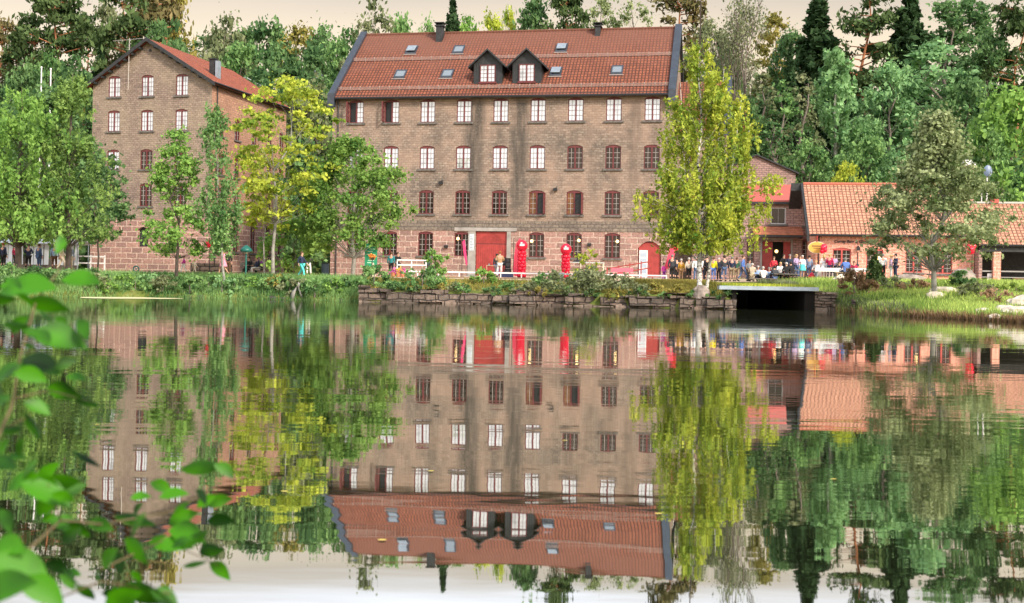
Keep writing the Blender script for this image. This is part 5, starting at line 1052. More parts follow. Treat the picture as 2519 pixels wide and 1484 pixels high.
# ================================================================== PEOPLE
def skin(verts, edges, radii, root=0, sub=1):
    me = bpy.data.meshes.new('sk'); me.from_pydata(verts, edges, []); o = bpy.data.objects.new('sk', me); COL.objects.link(o); md = o.modifiers.new('s', 'SKIN'); md.use_smooth_shade = True
    for i, r in enumerate(radii): v = me.skin_vertices[0].data[i]; v.radius = r if isinstance(r, tuple) else (r, r); v.use_root = (i == root)
    s2 = o.modifiers.new('u', 'SUBSURF'); s2.levels = sub; s2.render_levels = sub
    out = bpy.data.meshes.new_from_object(o.evaluated_get(bpy.context.evaluated_depsgraph_get())); bpy.data.objects.remove(o); bpy.data.meshes.remove(me); return out
def pose(kind):
    """joints in metres; the figure faces -y"""
    J = dict(pel=(0, 0, .95), waist=(0, .01, 1.10), chest=(0, .02, 1.30), neck=(0, .01, 1.47), hb=(0, -.01, 1.56), head=(0, -.02, 1.64), crown=(0, -.01, 1.73), nose=(0, -.115, 1.62))
    for s, n_ in ((-1, 'L'), (1, 'R')):
        J['sh' + n_] = (s * .17, .02, 1.41); J['el' + n_] = (s * .23, .04, 1.14); J['wr' + n_] = (s * .24, -.04, .90); J['hip' + n_] = (s * .09, 0, .90); J['kn' + n_] = (s * .10, -.02, .50); J['an' + n_] = (s * .11, .02, .08); J['toe' + n_] = (s * .13, -.17, .03)
    def st(**k): J.update(k)
    if kind == 'armbent': st(elR=(.24, .06, 1.15), wrR=(.10, -.20, 1.22), elL=(-.25, .05, 1.14), wrL=(-.22, -.10, .93))
    if kind == 'talk': st(elR=(.27, -.02, 1.16), wrR=(.20, -.27, 1.20), elL=(-.27, .0, 1.16), wrL=(-.10, -.24, 1.12), knR=(.14, -.04, .50), anR=(.18, .03, .08), toeR=(.22, -.15, .03))
    if kind == 'walk': st(knL=(-.10, -.20, .53), anL=(-.10, -.26, .10), toeL=(-.10, -.44, .08), knR=(.10, .08, .50), anR=(.10, .33, .14), toeR=(.10, .20, .03), elL=(-.22, .16, 1.17), wrL=(-.23, .10, .95), elR=(.22, -.10, 1.16), wrR=(.22, -.26, .97))
    if kind == 'sit':
        for k in list(J):
            if k[:2] not in ('kn', 'an', 'to'): a = J[k]; J[k] = (a[0], a[1] + .05, a[2] - .45)
        for s, n_ in ((-1, 'L'), (1, 'R')): J['kn' + n_] = (s * .12, -.40, .50); J['an' + n_] = (s * .12, -.36, .08); J['toe' + n_] = (s * .13, -.54, .03); J['el' + n_] = (s * .25, -.05, .72); J['wr' + n_] = (s * .14, -.32, .66)
        for k in ('neck', 'hb', 'head', 'crown', 'nose', 'chest'): a = J[k]; J[k] = (a[0], a[1] - .08, a[2] - .02)
    return J
def body(J):
    V = []; E_ = []; Rr = []; idx = {}
    def add(k, p, r, par=None): V.append(p); Rr.append(r); idx[k] = len(V) - 1; (E_.append((idx[par], idx[k])) if par else None)
    add('pel', J['pel'], (.145, .11)); add('waist', J['waist'], (.125, .10), 'pel'); add('chest', J['chest'], (.155, .115), 'waist'); add('neck', J['neck'], .058, 'chest'); add('hb', J['hb'], (.07, .075), 'neck'); add('head', J['head'], (.082, .098), 'hb'); add('crown', J['crown'], (.06, .07), 'head'); add('nose', J['nose'], .018, 'head')
    for s, n_ in ((-1, 'L'), (1, 'R')):
        add('sh' + n_, J['sh' + n_], .055, 'chest'); add('el' + n_, J['el' + n_], .040, 'sh' + n_); add('wr' + n_, J['wr' + n_], .026, 'el' + n_)
        w_ = Vector(J['wr' + n_]); f = (w_ - Vector(J['el' + n_])).normalized(); sd_ = f.cross(Vector((0, 1, 0))).normalized() if abs(f.y) < .9 else Vector((1, 0, 0)); pm = w_ + f * .085; add('pm' + n_, tuple(pm), (.036, .018), 'wr' + n_)
        for q, (off, ln) in enumerate(((-.028, .075), (-.010, .085), (.010, .080), (.027, .062))):
            a = pm + sd_ * off + f * .02; b_ = a + f * ln * .55 + Vector((0, -.012, 0)); c = b_ + f * ln * .4 + Vector((0, -.02, 0)); add('f%d' % q + n_, tuple(a), .010, 'pm' + n_); add('g%d' % q + n_, tuple(b_), .009, 'f%d' % q + n_); add('h%d' % q + n_, tuple(c), .007, 'g%d' % q + n_)
        th = w_ + f * .03 + Vector((0, -.035, 0)); add('t' + n_, tuple(th), .011, 'wr' + n_); add('u' + n_, tuple(th + f * .05 + Vector((0, -.015, 0))), .009, 't' + n_)
        add('hip' + n_, J['hip' + n_], .085, 'pel'); add('kn' + n_, J['kn' + n_], .056, 'hip' + n_); kn, an = Vector(J['kn' + n_]), Vector(J['an' + n_]); add('ca' + n_, tuple(kn.lerp(an, .3) + Vector((0, .02, 0))), .056, 'kn' + n_); add('an' + n_, J['an' + n_], .038, 'ca' + n_); add('toe' + n_, J['toe' + n_], .036, 'an' + n_)
    return skin(V, E_, Rr)
def jacket(J, longer=0):
    V = []; E_ = []; Rr = []; idx = {}
    def add(k, p, r, par=None): V.append(p); Rr.append(r); idx[k] = len(V) - 1; (E_.append((idx[par], idx[k])) if par else None)
    h = Vector(J['pel']) - Vector((0, 0, .02 + longer)); add('hem', tuple(h), (.175 + longer * .1, .145)); add('waist', J['waist'], (.155, .13), 'hem'); add('chest', J['chest'], (.185, .145), 'waist'); add('neck', tuple(Vector(J['neck']) - Vector((0, 0, .03))), .075, 'chest')
    for n_ in 'LR': add('sh' + n_, J['sh' + n_], .075, 'chest'); add('el' + n_, J['el' + n_], .058, 'sh' + n_); add('wr' + n_, tuple(Vector(J['el' + n_]).lerp(Vector(J['wr' + n_]), .92)), .044, 'el' + n_)
    return skin(V, E_, Rr, 1)
def trousers(J):
    V = [J['pel']]; E_ = []; Rr = [(.165, .13)]
    for n_ in 'LR':
        b_ = len(V); kn, an = Vector(J['kn' + n_]), Vector(J['an' + n_]); V += [J['hip' + n_], tuple(kn), tuple(kn.lerp(an, .9))]; Rr += [.10, .073, .060]; E_ += [(0, b_), (b_, b_ + 1), (b_ + 1, b_ + 2)]
    return skin(V, E_, Rr)
def hairm(J, long=False):
    c = Vector(J['head']); mb = MB().ball((c.x, c.y + .022, c.z + .035), .108, (.92, 1.02, 1.0), 12, 8)
    keep = []
    for f in mb.f:
        ctr = sum((Vector(mb.v[i]) for i in f), Vector()) / len(f)
        if ctr.z > c.z + .03 or ctr.y > c.y + .02: keep.append(f)
    mb.f = keep
    if long: mb.tube([(c.x, c.y + .07, c.z + .05), (c.x, c.y + .085, c.z - .08), (c.x, c.y + .08, c.z - .2)], [.085, .09, .05], 8)
    return mb.mesh('hair', True)
def eyesm(J):
    c = Vector(J['head']); mb = MB()
    for s in (-1, 1): mb.ball((c.x + s * .032, c.y - .088, c.z + .012), .011, n=6, m=4)
    mb.ball((c.x, c.y - .092, c.z - .062), .018, (1.3, .5, .35), 6, 4); return mb.mesh('face', True)
def shoesm(J):
    mb = MB()
    for n_ in 'LR': a, t_ = Vector(J['an' + n_]), Vector(J['toe' + n_]); mb.tube([a + (a - t_).normalized() * .05 + Vector((0, 0, -.02)), a + Vector((0, 0, -.02)), t_], [.045, .055, .045], 8)
    return mb.mesh('shoes', True)
def dressm(J):
    mb = MB(); p_ = Vector(J['pel']); n_ = 14; rings = [(.0, .14, .115), (-.12, .19, .16), (-.30, .25, .22), (-.48, .29, .26)]; b = 0
    for dz, rx, ry in rings:
        for k in range(n_): a = 2 * math.pi * k / n_; f_ = 1 + .05 * math.sin(a * 5) * (-dz * 2); mb.v.append((p_.x + rx * f_ * math.cos(a), p_.y + ry * f_ * math.sin(a), p_.z + .14 + dz))
    for i in range(3):
        for k in range(n_): mb.f.append((i * n_ + k, (i + 1) * n_ + k, (i + 1) * n_ + (k + 1) % n_, i * n_ + (k + 1) % n_))
    return mb.mesh('skirt', True)
POSES = {}
def getpose(k):
    if k not in POSES:
        J = pose(k); POSES[k] = dict(body=body(J), jacket=jacket(J), coat=jacket(J, .28), trousers=trousers(J), hair=hairm(J), long_hair=hairm(J, True), face=eyesm(J), shoes=shoesm(J), skirt=dressm(J), J=J)
    return POSES[k]
CL = dict(navy=(.02, .03, .07), black=(.012, .012, .015), charcoal=(.045, .05, .06), grey=(.20, .21, .23), white=(.80, .80, .80), cream=(.70, .62, .52), mustard=(.50, .28, .03), yellow=(.85, .72, .02), purple=(.32, .05, .38), magenta=(.60, .06, .35),
          blue=(.10, .20, .55), lblue=(.35, .50, .75), denim=(.07, .12, .24), red=(.62, .03, .05), crimson=(.42, .01, .07), teal=(.02, .22, .24), turq=(.10, .62, .60), tan=(.48, .30, .16), khaki=(.30, .24, .15), green=(.04, .12, .07), pink=(.85, .35, .48), lilac=(.42, .32, .50), brown=(.12, .06, .03), beige=(.50, .42, .32), slate=(.22, .27, .38))
def cloth(c): return plain('cloth_' + c, CL[c], .85, var=.18, scale=9)
SKINM = plain('skin', (.62, .36, .26), .6); HC = dict(dark=(.03, .02, .015), brown=(.12, .06, .03), blond=(.50, .34, .14), white=(.46, .44, .41), grey=(.20, .19, .18), red=(.30, .10, .03))
def person(x, d_, top_, bot_, hair, label, k='stand', face=0, h=1.75, coat=False, skirt=None, group='people at the gathering', extra=None, z=None, longh=False):
    X = (x - 1259 - .9) / F * d_; P = getpose(k); e = empty('person', (X, d_, (ground(X, d_) + .03) if z is None else z), R_(face), label, 'person', group); s_ = h / 1.75
    def c_(nm, key, mt): o_ = link(nm, P[key], mt, e, objmat=True); o_.scale = (s_ * 1.04, s_ * 1.04, s_); return o_
    c_('body', 'body', SKINM); c_('coat' if coat else 'jacket', 'coat' if coat else 'jacket', cloth(top_)); c_('hair', 'long_hair' if longh else 'hair', plain('hair_' + hair, HC[hair], .8)); c_('facial_features', 'face', plain('lips', (.25, .08, .07), .6)); c_('shoes', 'shoes', M_BLACK)
    if skirt: c_('skirt', 'skirt', cloth(skirt))
    if bot_: c_('trousers', 'trousers', cloth(bot_))
    if extra:
        for nm, fn, mt in extra: o_ = fn().build(nm, mt, e); o_.scale = (s_,) * 3
    return e
def pack(): return MB().box(-.15, .15, .14, .30, 1.0, 1.42).tube([(-.11, .14, 1.40), (-.12, -.13, 1.36), (-.12, -.12, 1.1)], .02, 5).tube([(.11, .14, 1.40), (.12, -.13, 1.36), (.12, -.12, 1.1)], .02, 5)
def plaid():
    mb = MB()
    for q in range(6): mb.box(-.17, .17, .165, .172, .98 + q * .08, 1.0 + q * .08)
    return mb
# crowd before the entrance, left to right
person(1633, 84.5, 'magenta', 'purple', 'dark', 'child in a magenta jacket at the left end of the crowd', h=1.25, face=20)
person(1653, 84, 'charcoal', 'black', 'grey', 'broad man in a charcoal jacket and black trousers at the left end of the crowd', 'stand', 165, 1.86)
person(1664, 87, 'navy', 'black', 'dark', 'dark clothed person half behind the broad man in charcoal', 'stand', 200, 1.7)
person(1675, 84.5, 'mustard', 'tan', 'white', 'person in a mustard jacket and tan trousers near the left of the crowd', 'stand', 190, 1.58)
person(1694, 84, 'cream', 'black', 'white', 'white haired person in a cream coat and black trousers left of the birch', 'stand', 175, 1.66)
person(1711, 83.5, 'white', 'denim', 'grey', 'person in a white jacket with a black backpack just left of the birch trunk', 'stand', 10, 1.72, extra=[('backpack', pack, M_BLACK)]).rotation_euler = (0, 0, R_(20))
person(1727, 86, 'white', 'navy', 'dark', 'person in a white shirt behind the birch trunk', 'talk', 30, 1.74)
person(1738, 85, 'black', 'black', 'dark', 'tall person in a long black coat between the two birch stems', 'stand', 200, 1.84, coat=True)
person(1755, 84.5, 'yellow', 'blue', 'brown', 'person in a bright yellow top and blue trousers right of the young birch', 'armbent', 150, 1.72)
person(1768, 86.5, 'navy', 'black', 'white', 'white haired person in navy right of the yellow top', 'stand', -40, 1.68)
person(1781, 84, 'charcoal', 'denim', 'dark', 'tall man in a charcoal jacket and jeans in the open middle of the crowd', 'talk', 190, 1.84)
person(1800, 84.5, 'navy', 'khaki', 'grey', 'man in a navy jacket and khaki trousers, left of the green jacket', 'stand', 170, 1.76)
person(1812, 85.5, 'green', 'khaki', 'brown', 'person in a dark green jacket beside the blue plaid shirt', 'armbent', 150, 1.72)
person(1827, 83, 'blue', 'denim', 'brown', 'man in a blue plaid shirt and jeans at the left of the benches', 'walk', 100, 1.84, extra=[('plaid_bands', plaid, cloth('lblue'))])
person(1843, 88, 'grey', 'black', 'dark', 'grey clothed person standing behind the white haired bench sitter', 'talk', 20, 1.74)
bz = 'sitters on the benches'
def tz(x, d_): return ground((x - 1259) / F * d_, d_) + .05
person(1850, 82.6, 'beige', 'khaki', 'white', 'white haired sitter in a beige coat, leftmost on the benches', 'sit', 170, 1.75, coat=True)
person(1864, 83.6, 'lblue', 'denim', 'white', 'sitter in a light blue shirt with white cap of hair on the benches', 'sit', 0)
person(1877, 82.6, 'white', 'black', 'white', 'sitter in a white shirt between two light blue shirts', 'sit', 180)
person(1891, 83.9, 'lblue', 'denim', 'grey', 'grey haired sitter in a light blue shirt left of the red jacket', 'sit', 5)
person(1903, 85, 'red', 'charcoal', 'brown', 'person in a bright red jacket standing behind the benches', 'armbent', 0, 1.70)
person(1905, 82.6, 'charcoal', 'denim', 'dark', 'sitter in charcoal with back turned beneath the red jacket', 'sit', 185)
person(1919, 84.0, 'white', 'black', 'blond', 'blond sitter in white at the middle of the benches', 'sit', 10, longh=True)
person(1927, 86.5, 'black', 'black', 'dark', 'dark clothed person standing before the entrance door', 'talk', 20, 1.76)
person(1934, 82.6, 'black', 'charcoal', 'white', 'white haired sitter in a black jacket on the right bench', 'sit', 175)
person(1945, 82.7, 'black', 'black', 'dark', 'dark haired sitter in black at the right end of the benches', 'sit', 200)
person(1942, 86, 'navy', 'black', 'grey', 'person in navy standing behind the right end of the benches', 'stand', 10, 1.74)
person(1958, 84.5, 'lilac', 'denim', 'blond', 'person in a lilac striped top and jeans right of the benches', 'talk', 40, 1.72, longh=True)
person(1968, 88, 'charcoal', 'denim', 'brown', 'person in charcoal behind the turquoise dress', 'stand', -30, 1.72)
person(1973, 84.8, 'white', None, 'white', 'woman in a white top and turquoise skirt', 'stand', 10, 1.66, skirt='turq')
person(1990, 85.5, 'slate', 'denim', 'dark', 'person in a slate blue jacket right of the turquoise skirt', 'stand', 160, 1.68)
person(2007, 85.2, 'white', 'charcoal', 'blond', 'person in a white shirt left of the white dress', 'sit', -40)
person(2026, 83, 'white', None, 'blond', 'woman in a white dress beside the crimson coat', 'stand', 170, 1.70, skirt='white', longh=True)
person(2040, 82.6, 'crimson', 'navy', 'blond', 'person in a long crimson coat at the left table end', 'armbent', 150, 1.72, coat=True)
person(2051, 85, 'lilac', 'black', 'brown', 'person in a lilac top behind the left table end', 'talk', 0, 1.74)
person(2063, 84.6, 'black', 'black', 'dark', 'sitter in black behind the table, left of the big blue jacket', 'sit', 20)
person(2079, 81.2, 'blue', 'denim', 'grey', 'big man in a blue jacket sitting with his back to the pond', 'sit', 178, 1.98)
person(2100, 84.6, 'crimson', 'black', 'brown', 'sitter in a dark red jacket right of the big blue jacket', 'sit', -20)
person(2171, 80.5, 'white', 'black', 'grey', 'person in a white shirt and black trousers behind the conifer shrub', 'stand', 165, 1.74)
person(2191, 80, 'lilac', 'white', 'blond', 'person in white trousers facing the navy jacket', 'stand', 80, 1.66)
person(2202, 79.8, 'navy', 'navy', 'dark', 'person in a navy jacket at the right of the white trousers', 'talk', -80, 1.72)
# on the deck and the left path
person(1229, 79.8, 'tan', 'white', 'red', 'man in a tan jacket and white trousers before the red mill door', 'talk', 190, 1.78, z=1.62)
person(1222, 84, 'charcoal', 'denim', 'dark', 'dark clothed person behind the man in tan', 'stand', 160, 1.72)
person(962, 82, 'teal', 'black', 'brown', 'person in a teal jacket at the left end of the white railing', 'stand', 175, 1.70)
person(978, 84, 'black', 'charcoal', 'dark', 'person in black beside the teal jacket', 'talk', 30, 1.70)
person(1052, 84, 'green', 'charcoal', 'dark', 'person in dark green behind the left willow shrub', 'stand', 180, 1.72)
person(742, 76, 'navy', 'turq', 'brown', 'person in a navy top and turquoise trousers on the left path', 'walk', 70, 1.66)
person(759, 92, 'navy', 'white', 'dark', 'person in navy and white in the lane behind the turquoise trousers', 'talk', 10, 1.74)
person(549, 77, 'pink', None, 'blond', 'woman in a pink dress walking on the left path', 'walk', -60, 1.70, skirt='pink', longh=True)
person(561, 79, 'black', 'brown', 'dark', 'dark clothed person beside the pink dress', 'stand', 20, 1.66)
person(452, 79, 'magenta', 'white', 'brown', 'child in a magenta top right of the slim green tree', 'walk', -70, 1.2)
person(478, 79, 'cream', 'cream', 'blond', 'small child in cream on the left path', 'walk', 80, .95)
person(612, 84, 'black', 'black', 'dark', 'sitter in black left of the green lamp post', 'sit', -20)
person(632, 84, 'navy', 'white', 'dark', 'sitter in navy and white right of the green lamp post', 'sit', -60)
person(643, 84.6, 'purple', 'black', 'dark', 'sitter in a purple jacket right of the green lamp post', 'sit', -60)
for (x, d_, c1, c2, hr, lbl, ps, fc) in ((8, 74, 'navy', 'black', 'red', 'red haired person in dark clothes at the left edge of the picture', 'stand', 160), (40, 76, 'crimson', 'black', 'dark', 'person in dark red before the white stall', 'stand', 170), (70, 76.5, 'navy', 'black', 'dark', 'person in navy before the middle of the white stall', 'talk', 180), (96, 76, 'denim', 'denim', 'brown', 'person in denim before the white stall', 'stand', 150),
                                  (134, 75.5, 'lblue', 'brown', 'red', 'red haired person in a light blue shirt before the white stall', 'stand', 190), (152, 75, 'cream', 'cream', 'blond', 'person in cream right of the light blue shirt', 'walk', 110), (172, 75.5, 'slate', 'khaki', 'brown', 'person in slate blue near the willow trunk', 'stand', 30)):
    person(x, d_, c1, c2, hr, lbl, ps, fc, 1.68)

# ================================================================== PROPS
def put(name, x, d_, label, cat, rz=0, group=None, dz=0, z=None):
    X = (x - 1259 - .9) / F * d_; return empty(name, (X, d_, (ground(X, d_) + .03 + dz) if z is None else z), R_(rz), label, cat, group)
# deck with white railing
DX0, DX1, DY0, DY1 = gx(975, 670, 78), gx(1500, 670, 78), 78.0, 82.5; DZ = 1.62
dk = empty('wooden_deck', ((DX0 + DX1) / 2, DY0, DZ), 0, 'long low wooden deck before the mill with pale planks', 'deck'); w2 = (DX1 - DX0) / 2
mb = MB()
for k in range(22): mb.box(-w2, w2, k * .205, k * .205 + .195, -.05, 0)
mb.build('planks', M_WOODL, dk); MB().box(-w2 + .05, w2 - .05, .05, 4.4, -.35, -.055).build('beam', M_BLACKW, dk)
def railing(xa, xb, d_, zl, label, posts=6, th=.04, g=None):
    X0, X1 = gx(xa, 670, d_), gx(xb, 670, d_); r = empty('white_railing', ((X0 + X1) / 2, d_, DZ), 0, label, 'railing'); h = (X1 - X0) / 2
    for zz in zl: MB().box(-h, h, -.02, .02, zz - th, zz + th).build('rail', M_WHITEP, r)
    for k in range(posts): x = -h + 2 * h * k / (posts - 1); MB().box(x - .035, x + .035, .02, .08, -.2, max(zl) + .03).build('post', M_WHITEP, r)
railing(977, 1640, 78.1, (.30,), 'long low white rail running along the deck edge', 14, .045); railing(977, 1048, 78.6, (1.05, .72), 'short higher white rail at the left end of the deck', 3, .04)
def balloonpillar(x, d_, h, n_, label, stick, seed=1):
    p_ = put('balloon_pillar', x, d_, label, 'balloons', z=DZ); r = random.Random(seed); MB().tube([(0, 0, 0), (0, 0, h)], .03, 6).box(-.25, .25, -.25, .25, 0, .04).build('pole', M_BLACK, p_)
    z = .15; k = 0
    while z < h - .45:
        for q in range(4): a = math.pi / 2 * q + k * .5; MB().ball((.17 * math.cos(a), .17 * math.sin(a), z), .15, (1, 1, 1.12), 10, 7).build('balloon', M_BALL, p_, True)
        z += .22; k += 1
    b_ = MB().ball((0, 0, h - .1), .38, (1, 1, 1.08), 16, 12).build('balloon', M_BALL, p_, True); b_['label'] = 'large round top balloon with a white print'
    MB().box(-.16, .16, -.395, -.375, h - .12, h + .02).box(-.10, .02, -.398, -.374, h - .02, h + .14).build('printed_mark', M_WHITEP, b_)
    return p_
balloonpillar(1283, 79.2, 2.25, 0, 'red balloon pillar with a big round top, right of the red mill door', 0, 1); balloonpillar(1391, 79.2, 2.05, 0, 'red balloon pillar left of the trestle stand', 0, 2)
def beachflag(x, d_, h, w_, label, lean=0, mat=None, pr=None):
    f = put('beach_flag', x, d_, label, 'flag', z=DZ if 1100 < x < 1560 else None); pts = []
    MB().tube([(0, 0, 0), (0, 0, h * .6), (lean * .5, 0, h * .9), (lean, 0, h)], .02, 5).box(-.2, .2, -.2, .2, 0, .03).build('pole', M_BLACK, f)
    pf = pr or [(0, .28), (.10, .30), (.95, .38), (1.0, .62), (.86, .86), (.5, .99), (.1, 1.0), (0, .95)]
    MB().prism([(lean * (b_ ** 2) + a * w_, b_ * h) for a, b_ in pf], -.012, .012).build('cloth', mat or M_FLAG, f); return f
beachflag(1262, 80.6, 2.75, .85, 'broad rounded red banner flag standing behind the left balloon pillar', pr=[(0, .1), (.15, .04), (.85, .06), (.95, .5), (.86, .82), (.5, .99), (.2, .86), (.06, .55)])
beachflag(1136, 82, 2.6, .34, 'narrow pinkish red flag before the window left of the mill door', pr=[(0, .95), (.5, 1.0), (.8, .7), (1.1, .35), (.9, .30), (.35, .6)], mat=plain('flag_pink', (.75, .04, .17), .6))
beachflag(1630, 84.5, 2.5, .55, 'tall leaning red and pink flag at the left end of the crowd', lean=.55)
def cluster(x, y, d_, label, n_=7, r0=.16, pole=True, sp=.2):
    p_ = at(x, y, d_); c = empty('balloon_cluster', p_, 0, label, 'balloons'); r = random.Random(int(x))
    for k in range(n_): MB().ball((r.uniform(-1, 1) * sp, r.uniform(-1, 1) * sp * .6, r.uniform(-1, 1) * sp), r0, (1, 1, 1.15), 10, 7).build('balloon', M_BALL, c, True)
    if pole: g_ = ground(p_.x, d_) - p_.z; MB().tube([(0, 0, g_), (0, 0, 0)], .025, 5).build('pole', M_BLACK, c)
cluster(1657, 604, 85.5, 'red balloons on a dark pole at the left end of the crowd', 6); cluster(2027, 612, 88.3, 'red balloons at the left corner of the pink tavern', 7, .17); cluster(2391, 613, 84.8, 'red balloons on the pier between tavern and veranda', 7, .19)
cluster(517, 601, 82, 'red balloons on a dark post before the warehouse corner', 6, .17, sp=.14); cluster(1996, 680, 82.4, 'red balloons tied low at the left end of the cloth covered table', 6, .15, False); cluster(2131, 684, 81.0, 'red balloons tied low at the right end of the cloth covered table', 6, .15, False)
cluster(2003, 686, 81.8, 'second low bunch of red balloons beside the white dress', 5, .14, False)
# speakers
sp_ = put('loudspeaker', 1249, 81, 'tall black loudspeaker tower standing right of the red mill door', 'loudspeaker', z=DZ)
MB().box(-.24, .24, -.25, .25, 0, .62).build('bass_box', M_BLACK, sp_); MB().box(-.2, .2, -.22, .22, .64, 1.35).build('top_box', M_BLACK, sp_)
q = MB()
for zz, r0 in ((.31, .19), (.9, .14), (1.18, .09)): q.tube([(0, -.262, zz), (0, -.225, zz)], r0, 14)
q.build('cone', plain('cone_grey', (.06, .065, .07), .4), sp_)
s2_ = put('loudspeaker', 1238, 81.6, 'smaller black loudspeaker on a stand behind the man in tan', 'loudspeaker', z=DZ); MB().box(-.17, .17, -.17, .17, .85, 1.4).build('cabinet', M_BLACK, s2_); MB().tube([(0, 0, 0), (0, 0, .85)], .03, 6).tube([(-.3, 0, 0), (0, 0, .3)], .015, 4).tube([(.3, 0, 0), (0, 0, .3)], .015, 4).build('stand', M_BLACK, s2_); MB().tube([(0, -.18, 1.05), (0, -.165, 1.05)], .12, 12).build('cone', MAT['cone_grey'], s2_)
st_ = put('stool', 1208, 80.2, 'pale open wooden frame table before the red mill door', 'table', z=DZ); MB().box(-.33, .33, -.2, .2, .78, .83).build('top', M_WOODL, st_)
for a in (-.3, .3):
    for b_ in (-.17, .17): MB().box(a - .025, a + .025, b_ - .025, b_ + .025, 0, .78).build('leg', M_WOODL, st_)
bx = put('storage_box', 1246, 79.0, 'dark blue crate on the deck below the loudspeaker tower', 'crate', z=DZ); MB().box(-.45, .45, -.2, .2, 0, .27).build('body', plain('crate_navy', (.02, .03, .09), .6), bx); MB().box(-.47, .47, -.22, .22, .27, .31).build('lid', M_BLACK, bx)
bk = put('bucket', 1377, 77.2, 'pale blue grey tub on the ground before the white rail', 'tub'); mb = MB(); mb.tube([(0, 0, .0), (0, 0, .42)], [.22, .3], 14).build('tub', plain('tub', (.42, .50, .66), .5), bk); MB().tube([(0, 0, .42), (0, 0, .45)], .32, 14).build('rim', M_WHITEP, bk)
# trestle stand with pale tarp top
ts = put('trestle_stand', 1440, 80.0, 'pale framed stand with a glassy grey counter behind the right willow shrub', 'stand', z=DZ - .1)
MB().box(-1.25, 1.25, -.45, .45, 1.18, 1.24).build('counter_top', plain('milky_top', (.55, .60, .58), .4), ts)
for a in (-1.2, -.35, .45, 1.2):
    for b_ in (-.4, .4): MB().box(a - .03, a + .03, b_ - .03, b_ + .03, 0, 1.18).build('leg', M_IVORY, ts)
MB().box(-1.2, 1.2, -.43, -.39, .45, .5).box(-1.2, 1.2, .39, .43, .45, .5).build('crossbar', M_IVORY, ts)
tp = put('black_hat_lamp', 1420, 80.0, 'black cone shaped lamp standing on the grey counter', 'lamp', z=DZ + 1.14); MB().tube([(0, 0, 0), (0, 0, .12), (0, 0, .16)], [.34, .22, .05], 12).build('base', M_BLACK, tp); MB().tube([(0, 0, .16), (0, 0, .55)], [.05, .03], 8).build('stem', M_BLACK, tp)
rb_ = put('garden_bench', 1531, 80.5, 'low faded pink bench before the ramp', 'bench'); MB().box(-.75, .75, -.22, .22, .42, .48).build('seat', plain('pink_bench', (.62, .16, .22), .6), rb_); MB().box(-.75, .75, .2, .25, .55, .85).build('backrest', MAT['pink_bench'], rb_)
for a in (-.65, .65): MB().box(a - .04, a + .04, -.2, .22, 0, .42).build('leg', M_IVORY, rb_)
MB().box(-.8, .8, -.5, -.3, 0, .22).build('foot_board', M_IVORY, rb_)
rm = put('ramp_handrail', 1555, 94.0, 'slanting red handrail climbing to the white mill entrance door', 'handrail', rz=-10); 
for zz in (.45, .95): MB().tube([(-2.0, 0, zz - .1), (1.6, 0, zz + .55)], .045, 6).build('rail', M_REDD, rm)
for k in range(5): x = -2 + k * .9; MB().box(x - .04, x + .04, -.04, .04, 0, .95 + .18 * k).build('post', M_REDD, rm)
# green sign with white lettering-like rows on posts
gs = put('green_sign', 912, 80, 'tall rounded green information sign with pale lines before the maple', 'sign', z=2.0)
def rrect(w_, h, r0, cx=0, cz=0): 
    o_ = []
    for (sx_, sz_, a0) in ((1, 1, 0), (-1, 1, 90), (-1, -1, 180), (1, -1, 270)):
        for k in range(5): a = R_(a0 + k * 22.5); o_.append((cx + sx_ * (w_ - r0) + r0 * math.cos(a), cz + sz_ * (h - r0) + r0 * math.sin(a)))
    return o_
MB().prism(rrect(.42, .82, .16, 0, .95), -.03, .03).build('board', plain('sign_green', (.01, .26, .13), .4), gs)
q = MB()
for zz, a, b_ in ((1.55, -.28, .22), (1.38, -.1, .3), (1.22, -.3, .1), (1.02, -.28, -.05), (.98, .06, .28), (.8, -.08, .2), (.6, -.2, .22), (.45, -.25, .1)): q.box(a, b_, -.036, -.031, zz, zz + .055)
q.build('painted_line', plain('pale_green', (.45, .75, .58), .5), gs)
for a in (-.3, .3): MB().box(a - .04, a + .04, .03, .09, -.7, 1.5).build('post', M_IVORY, gs)
sk = put('stake', 918, 73, 'short pale stake on the bank below the green sign', 'stake'); MB().box(-.03, .03, -.03, .03, -.1, 1.0).box(-.045, .045, -.045, .045, .85, .95).build('stake_body', M_IVORY, sk)
# teal park lamp
tl = put('park_lamp', 605, 78.3, 'dark teal park lamp post with a wide flat hood', 'lamp post'); MB().tube([(0, 0, -.2), (0, 0, 1.55)], [.06, .05], 10).build('post', M_TEAL, tl)
MB().tube([(0, 0, 1.52), (0, 0, 1.60), (0, 0, 1.78), (0, 0, 1.95), (0, 0, 2.0)], [.20, .42, .34, .14, .03], 18).build('hood', M_TEAL, tl, True); MB().tube([(0, 0, 1.45), (0, 0, 1.54)], .12, 10).build('lens', M_IVORY, tl)
fb = put('flower_post', 917 - 0, 77, 'slim dark post carrying a basket of orange flowers at the mill corner', 'flower basket'); fb.location.x = gx(915, 690, 77); MB().tube([(0, 0, 0), (0, 0, 1.5)], .035, 8).build('post', M_GUT, fb)
NP = np.random.RandomState(3); pp = NP.normal(size=(200, 3)) * np.array([.09, .09, .08]) + np.array([0, 0, 1.35]); link('basket_flowers', leafmesh('fl', pp, .09, NP.uniform(0, 1, len(pp))), leafmat('lf_orange', (.7, .16, .02), (.9, .42, .06)), fb)
MB().tube([(0, 0, 1.12), (0, 0, 1.3)], [.08, .17], 10).build('basket', M_BLACKW, fb)
